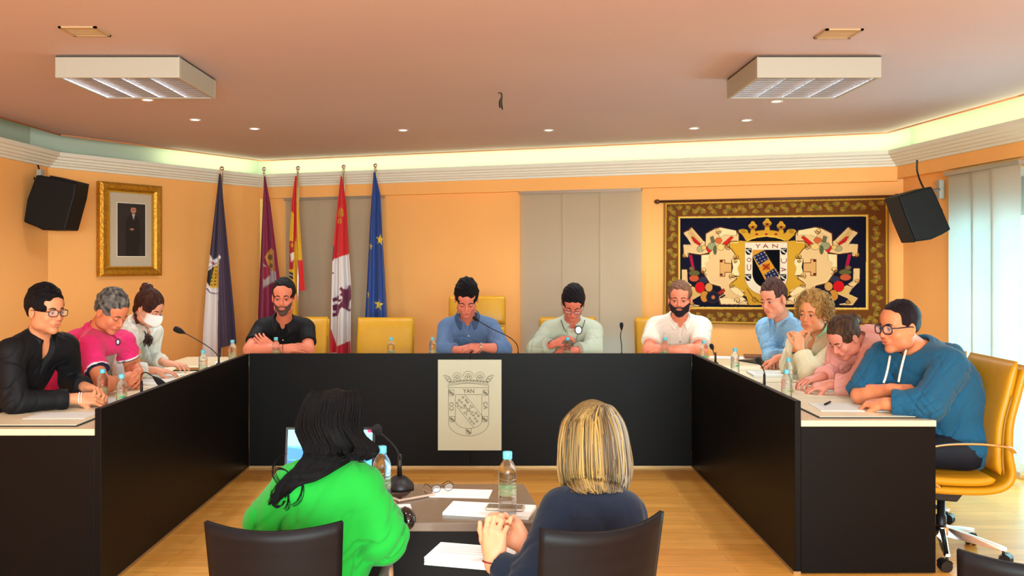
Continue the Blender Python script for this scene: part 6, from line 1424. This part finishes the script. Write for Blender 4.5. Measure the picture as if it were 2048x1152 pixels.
PP('R2', 'curly blonde woman in a cream cardigan with hands raised to her chin', dict(
    head=A(1626, 627, 6.30), az=-46, pitch=4, roll=3, hs=(1.02, 1.02, 1.10), neck=(2.20, 6.36, 1.02), shL=(2.24, 6.14, 0.95), shR=(2.08, 6.50, 0.96), elL=A(1622, 750, 5.98), wrL=A(1601, 701, 6.09), elR=(2.00, 6.40, 0.83), wrR=A(1594, 698, 6.22),
    pelvis=(2.48, 6.42, 0.56), legs=(-1, 0.0), b=0.98, hairc=(150, 104, 50), browc=(120, 80, 50), skin=(234, 156, 112), nk=0.05, hunch=0.04, hair=dict(t=0.020, top=0.012, front=0.010, seed=29, amp=0.007, freq=60, mix=(206, 164, 96), mixa=0.6, zl=-0.02, bk=0.8, zmin=-0.07),
    handL=dict(d=(-0.10, 0.10, 1.0), n=(0.3, -0.9, 0), curl=0.9, thumb=0.3), handR=dict(d=(0.05, -0.05, 1.0), n=(-0.7, -0.3, 0), curl=0.9, thumb=0.3),
    cloth=dict(col=(226, 212, 176), sleeve=0.93, inf=0.020, th=0.030, vdeep=0.09, vwide=0.04, seed=61, amp=0.005, name='cardigan', cuff=True, collar=True, ccol=(150, 206, 164), gap=0.75, cw=0.060, cz=0.080, cr=0.074)))
c = ctxs['R2']; hd = c['hd']; rnd = random.Random(8); ps = []; rs = []; cs = []
for i in range(760):
    th = rnd.uniform(0.1, 2*math.pi); phi = math.acos(rnd.uniform(-0.35, 1)); v = np.array([math.sin(phi)*math.cos(th), math.sin(phi)*math.sin(th), math.cos(phi)])
    if v[1] > 0.45 and v[2] < 0.72: continue
    p0 = np.array([0, -0.016, 0.045])+v*np.array([0.088, 0.105, 0.098]); dn = np.array([v[0]*0.5, v[1]*0.4-0.15, -0.8]); dn = dn-v*(dn@v)*0.6; dn = nrm(dn); L_ = rnd.uniform(0.04, 0.085); e1 = nrm(np.cross(dn, v)); ph = rnd.uniform(0, 6.28); R_ = rnd.uniform(0.004, 0.009); t = np.linspace(0, 1, 20)
    q = p0+dn*L_*t[:, None]+v*(0.018*np.sin(t*2.6))[:, None]+(e1*np.cos(ph+t*11)[:, None]+v*np.sin(ph+t*11)[:, None])*R_
    ps.append(np.array([hd.w(*p)+c['off'] for p in q])); rs.append(rnd.uniform(0.0016, 0.0030)); f_ = rnd.random(); cs.append(np.array(lin(104, 68, 32))*(1-f_)+np.array(lin(196, 150, 84))*f_)
strands('curls', ps, rs, cs, m_strand, c['body'], n=4)
MB().sphere(tuple(hd.w(-0.082, -0.006, -0.045)+c['off']), 0.0065, 0, 12).build('pearl_earring', mat('pearl', lin(240, 236, 230), 0.2), c['body'])
band('silver watch', c, A(1602, 707, 6.08), (0, 0.1, 1), 0.030, 0.005, mat('watch_metal', (0.7, 0.66, 0.55), 0.25, 1.0), name='wristwatch'); band('dark bead bracelet', c, A(1594, 706, 6.21), (0, 0.1, 1), 0.030, 0.005, m_black)
inner_top(c, 'mint_top', (150, 206, 164), 0.035, -0.01)
PS = (240, 168, 156)
PP('R3', 'woman in a pink hoodie with tied dark hair bent over her papers', dict(
    head=A(1690, 676, 5.55), az=-70, pitch=34, hs=(0.98, 0.98, 1.0), neck=(2.22, 5.66, 1.06), shL=(2.21, 5.47, 0.99), shR=(2.12, 5.80, 0.99), elL=A(1716, 772, 5.43), wrL=(1.945, 5.50, 0.815), elR=(2.10, 5.84, 0.83), wrR=(1.95, 5.67, 0.835),
    pelvis=(2.52, 5.68, 0.56), legs=(-1, 0.0), b=1.0, hairc=(54, 36, 28), skin=(220, 136, 112), closed=True, nk=0.05, hunch=0.12, hair=dict(t=0.010, top=0.008, front=0.014, bk=0.75, zl=-0.015, zmin=-0.09, seed=37, mix=(120, 84, 56), mixa=0.45, amp=0.0015, more=lambda hd: [hd.e((0, -0.115, 0.06), (0.036, 0.028, 0.034), 0.02), hd.e((0, -0.135, 0.035), (0.026, 0.022, 0.034), 0.02)]),
    handL=dict(d=(-0.85, 0.15, -0.12), n=(-0.1, -0.3, 0.95), curl=0.55, sp=0.12), handR=dict(d=(-0.85, -0.1, -0.12), n=(-0.1, -0.1, 0.95), curl=0.55, sp=0.12),
    cloth=dict(col=PS, sleeve=0.90, inf=0.024, th=0.032, vdeep=0.0, nk=0.058, seed=71, amp=0.006, name='hoodie', cuff=True, extra=lambda hd, N_, up, fwd, right, B, L: [rc(N_-fwd*0.08-right*0.08, N_-fwd*0.08+right*0.08, 0.045, 0.045, 0.04), rc(N_-fwd*0.05-right*0.08, N_+fwd*0.07-right*0.04, 0.028, 0.02, 0.03), rc(N_-fwd*0.05+right*0.08, N_+fwd*0.07+right*0.04, 0.028, 0.02, 0.03)])))
c = ctxs['R3']; hd = c['hd']; g = MB(); q = [Vector(hd.w(0.034*math.cos(t/16*6.283), -0.112+0.01*math.sin(t/16*6.283), 0.058+0.034*math.sin(t/16*6.283))+c['off']) for t in range(16)]; g.tube(q, 0.006, 8, closed=True); g.build('hair_tie', mat('olive_band', lin(168, 150, 50), 0.6), c['body'])
TE = (28, 84, 116)
PP('R4', 'man with dark glasses in a teal hoodie at the near right desk end', dict(
    head=A(1799, 655, 5.0), az=-73, pitch=3, hs=(1.10, 1.07, 1.13), neck=(2.31, 5.09, 1.035), shL=(2.33, 4.86, 0.985), shR=(2.13, 5.21, 0.99), elL=(2.165, 4.725, 0.815), wrL=(1.985, 4.81, 0.805), elR=(1.965, 5.09, 0.81), wrR=A(1784, 779, 4.93),
    pelvis=(2.42, 4.98, 0.56), legs=(-1, 0.12), b=1.14, hairc=(30, 20, 26), skin=(224, 136, 92), fat=0.008, jaw=1.10, nk=0.062, hunch=-0.03, belly=0.06, arm=1.05, gaze=(0.0, 0), hair=dict(t=0.007, top=0.004, front=0.026, seed=43, amp=0.0015, fw=0.002), glasses=dict(col=(22, 30, 48), r=0.0034, w=0.026, h=0.020), stubble=((170, 96, 70), 0.35),
    handL=dict(d=(-0.50, 0.85, -0.05), n=(-0.2, -0.2, 0.95), curl=0.85), handR=dict(d=(0.85, -0.35, 0.02), n=(-0.2, -0.5, 0.85), curl=0.5, sp=0.06),
    cloth=dict(col=TE, sleeve=0.93, sleeveR=0.5, inf=0.026, th=0.036, vdeep=0.0, nk=0.062, seed=81, amp=0.006, name='hoodie', cuff=True, extra=lambda hd, N_, up, fwd, right, B, L: [rc(N_-fwd*0.10-right*0.09-up*0.01, N_-fwd*0.10+right*0.09-up*0.01, 0.055, 0.055, 0.04), rc(N_-fwd*0.07-right*0.10, N_+fwd*0.09-right*0.05-up*0.04, 0.032, 0.022, 0.03), rc(N_-fwd*0.07+right*0.10, N_+fwd*0.09+right*0.05-up*0.04, 0.032, 0.022, 0.03), el(N_-fwd*0.15-up*0.05, (0.10, 0.06, 0.07), I3, 0.04)]), trousers=(20, 24, 34)))
c = ctxs['R4']; hd = c['hd']; g = MB(); W_ = mat('hood_cord', lin(232, 222, 206), 0.7)
for pts in ([(1812, 700, 4.92), (1806, 722, 4.86), (1800, 748, 4.84), (1797, 764, 4.84)], [(1780, 712, 4.98), (1776, 735, 4.93), (1771, 755, 4.92), (1767, 766, 4.92)]): g.tube(smoothpath([Vector(A(*p)+c['off']) for p in pts], 5), 0.006, 8)
g.build('hood_cords', W_, c['shirt'])

# ---- the two women at the small table, seen from behind
GR = (22, 146, 46)
PP('F1', 'woman with long black hair in a bright green sweater at the laptop', dict(
    head=A(670, 868, 2.84), az=178, pitch=36, hs=(0.90, 0.92, 0.92), neck=A(660, 940, 2.74), shL=(-0.560, 2.70, 0.875), shR=(-0.385, 2.70, 0.875), elL=(-0.645, 2.74, 0.770), wrL=(-0.575, 2.98, 0.770), elR=(-0.315, 2.68, 0.745), wrR=(-0.335, 2.92, 0.765),
    pelvis=(-0.472, 2.60, 0.50), b=0.80, hairc=(4, 3, 4), skin=(220, 150, 120), nk=0.046, hunch=-0.02, foot=0.1, vox=0.0045, cvox=0.0042, hair=dict(t=0.018, top=0.004, seed=47, amp=0.002, bk=0.8, zl=-0.03, zmin=-0.10),
    handL=dict(d=(0.2, 0.95, -0.05), n=(0, 0, 1), curl=0.3), handR=dict(d=(-0.1, 0.98, -0.02), n=(0, 0, 1), curl=0.3),
    cloth=dict(col=GR, sleeve=0.80, inf=0.016, th=0.034, vdeep=0.0, nk=0.050, seed=91, amp=0.0055, name='sweater', cuff=True, extra=lambda hd, N_, up, fwd, right, B, L: [rc(N_-up*0.01, N_+up*0.012, 0.050, 0.046, 0.02), el(L['elL']+np.array([0.005, -0.02, 0.005]), (0.052, 0.06, 0.052), I3, 0.03), el(L['elR']+np.array([-0.005, -0.02, 0.005]), (0.050, 0.06, 0.052), I3, 0.03)])))
c = ctxs['F1']; hd = c['hd']; rnd = random.Random(12); ps = []; rs = []; cs = []
def px3(x, y, Y=2.56): return A(x, y, Y)
for i in range(720):
    a = rnd.uniform(-1, 1); up_ = rnd.uniform(0, 1); hx = hd.c[0]
    jj = rnd.uniform(0, 0.008); root_ = hd.w(a*0.045, 0.03-0.03*up_, 0.126+jj*0.5); m0 = hd.w(a*0.080, -0.070, 0.112+jj)
    m1 = hd.w(a*0.103, -0.118-jj+0.035*a*a, 0.045); m2 = hd.w(a*0.108, -0.122-jj+0.04*a*a, -0.035)
    if a < 0.45:
        t = (a+1)/1.45; w_ = rnd.uniform(-4, 4); sp_ = rnd.uniform(0.86, 1.12); P = [root_, m0, m1, m2]
        for x_, y_ in ((610+98*t, 905), (596+84*t, 930), (576+66*t, 952), (560+62*t, 972-10*t), (549+56*t, 992-28*t), (541+50*t, 1012-44*t)):
            if y_-868 > (1008-868)*sp_*(1-0.25*t)+6: break
            P.append(px3(x_+w_*(y_-890)/60+3*math.sin(y_*0.07+i*0.1), y_, 2.72-0.10*min(1, (y_-895)/60)))
    else:
        ex = 700+(a-0.45)*70+rnd.uniform(-6, 6); P = [root_, m0, m1, m2, px3(ex+14, 895, 2.66), px3(ex+4, 912, 2.64), px3(ex-10, 916+rnd.uniform(-8, 6), 2.63)]
    q = bez(P, 28); n_ = len(q); u_ = np.linspace(0, 1, n_); q[:, 0] += 0.005*np.sin(9*u_+rnd.uniform(0, 6))*u_; q = push_out(c, q, rnd.uniform(0.003, 0.012)); ps.append(q+c['off']); rs.append(rnd.uniform(0.0020, 0.0042)); cs.append(np.array(lin(5, 4, 5))*rnd.uniform(0.6, 1.6))
for k, (cx_, cy_, rx_, ry_, a0, a1) in enumerate(((560, 965, 22, 26, -2.0, 2.4), (575, 940, 26, 30, 1.5, 4.6), (556, 990, 12, 22, 0.5, 3.6), (584, 975, 20, 34, -1.2, 1.6), (683, 908, 11, 12, 0, 5.4), (720, 905, 16, 16, -1.5, 2.0), (568, 1000, 8, 18, -1, 1.5))):
    for z_ in range(5):
        q = np.array([px3(cx_+(rx_+z_)*math.cos(t), cy_+(ry_+z_)*math.sin(t), 2.62) for t in np.linspace(a0, a1, 20)]); q[:, 0] += 0.004*np.sin(np.linspace(0, 5, 20)+z_); ps.append(push_out(c, q, 0.006)+c['off']); rs.append(0.0011); cs.append(np.array(lin(5, 4, 5)))
strands('long_hair', ps, rs, cs, mat('black_hair_locks', (1, 1, 1), 0.6, attr='Col', spec=0.12), c['body'], n=4)
NA = (16, 26, 44)
PP('F2', 'blonde woman with a bob haircut in a navy jacket, hands above her papers', dict(
    head=A(1184, 888, 2.74), az=200, pitch=8, hs=(0.90, 0.90, 0.84), neck=(0.275, 2.64, 0.852), shL=(0.185, 2.64, 0.822), shR=(0.350, 2.58, 0.830), elL=(0.095, 2.48, 0.675), wrL=A(987, 1126, 2.58), elR=(0.33, 2.72, 0.67), wrR=A(1050, 1096, 2.68),
    pelvis=(0.29, 2.52, 0.48), b=0.80, hairc=(120, 96, 58), skin=(236, 156, 118), nk=0.046, hunch=0.0, foot=0.1, vox=0.0038, cvox=0.0042, hsz=1.12, hair=dict(t=0.018, top=0.010, seed=53, amp=0.002, bk=0.9, zl=-0.05, zmin=-0.10),
    handL=dict(d=(0.02, 0.12, 1.0), n=(-0.35, -0.9, 0.1), curl=0.75, sp=0.08, thumb=0.5, flip=1), handR=dict(d=(-0.45, 0.05, 0.75), n=(0.3, 0.85, 0.1), curl=0.55, sp=0.08),
    cloth=dict(col=NA, sleeve=0.90, inf=0.016, th=0.022, vdeep=0.0, nk=0.050, seed=97, amp=0.004, name='jacket', extra=lambda hd, N_, up, fwd, right, B, L: [rc(N_-up*0.01, N_+up*0.02, 0.056, 0.050, 0.02)])))
c = ctxs['F2']; hd = c['hd']; rnd = random.Random(14); ps = []; rs = []; cs = []
for i in range(1300):
    th = rnd.uniform(0, 2*math.pi); v = np.array([math.sin(th), math.cos(th)])
    if v[1] > 0.62 and abs(v[0]) < 0.78: continue
    j = rnd.uniform(0, 0.012); R0 = (0.092+j*0.6, 0.110+j*0.6); ln = -0.142+rnd.uniform(-0.016, 0.014); pt = rnd.uniform(-0.05, 0.03)
    P = [(0.014+0.004*v[0], pt, 0.128+j*0.4), (v[0]*0.045+0.006, pt*0.5-0.014+v[1]*0.055, 0.122+j*0.4), (v[0]*R0[0]*0.84, -0.014+v[1]*R0[1]*0.84, 0.088+j*0.3), (v[0]*R0[0]*1.02, -0.014+v[1]*R0[1]*1.0, 0.035), (v[0]*R0[0]*1.09, -0.014+v[1]*R0[1]*1.04, -0.03),
         (v[0]*R0[0]*1.10, -0.014+v[1]*R0[1]*1.03, -0.085), (v[0]*R0[0]*0.99, -0.014+v[1]*R0[1]*0.93, ln+0.014), (v[0]*R0[0]*0.80, -0.014+v[1]*R0[1]*0.76, ln)]
    tw = rnd.uniform(-0.012, 0.012); q = bez(P, 28); u_ = np.linspace(0, 1, len(q)); q[:, 0] += tw*u_+0.003*np.sin(7*u_+rnd.uniform(0, 6)); q = np.array([hd.w(*p) for p in q]); q = push_out(c, q, 0.004); ps.append(q+c['off']); rs.append(rnd.uniform(0.0016, 0.0034))
    wx = 0.5+0.5*math.sin(th*11+1.3+1.5*math.sin(th*5)); bl = np.array(lin(150, 118, 62)); gr_ = np.array(lin(132, 124, 108)); dk = np.array(lin(62, 46, 26)); base_ = gr_ if (v[0] > -0.15 and rnd.random() < 0.75) else bl; f_ = rnd.random(); cs.append((base_*(0.5+0.7*wx)+dk*(0.5*(1-wx))) if f_ < 0.7 else dk*rnd.uniform(0.8, 2))
strands('bob_hair', ps, rs, cs, m_strand, c['body'], n=4)
band('dark red cord bracelet', c, A(987, 1124, 2.58), (0.1, 0.15, 1), 0.029, 0.0022, mat('red_cord', lin(120, 20, 30), 0.6))
paper('thick printed document on the lap of the blonde woman', tuple(A(945, 1112, 2.72)+np.array([0, 0, -0.012])), 0.24, 0.15, -14, 0.022, text_=True, name='printed_document', cat='document', group=None)
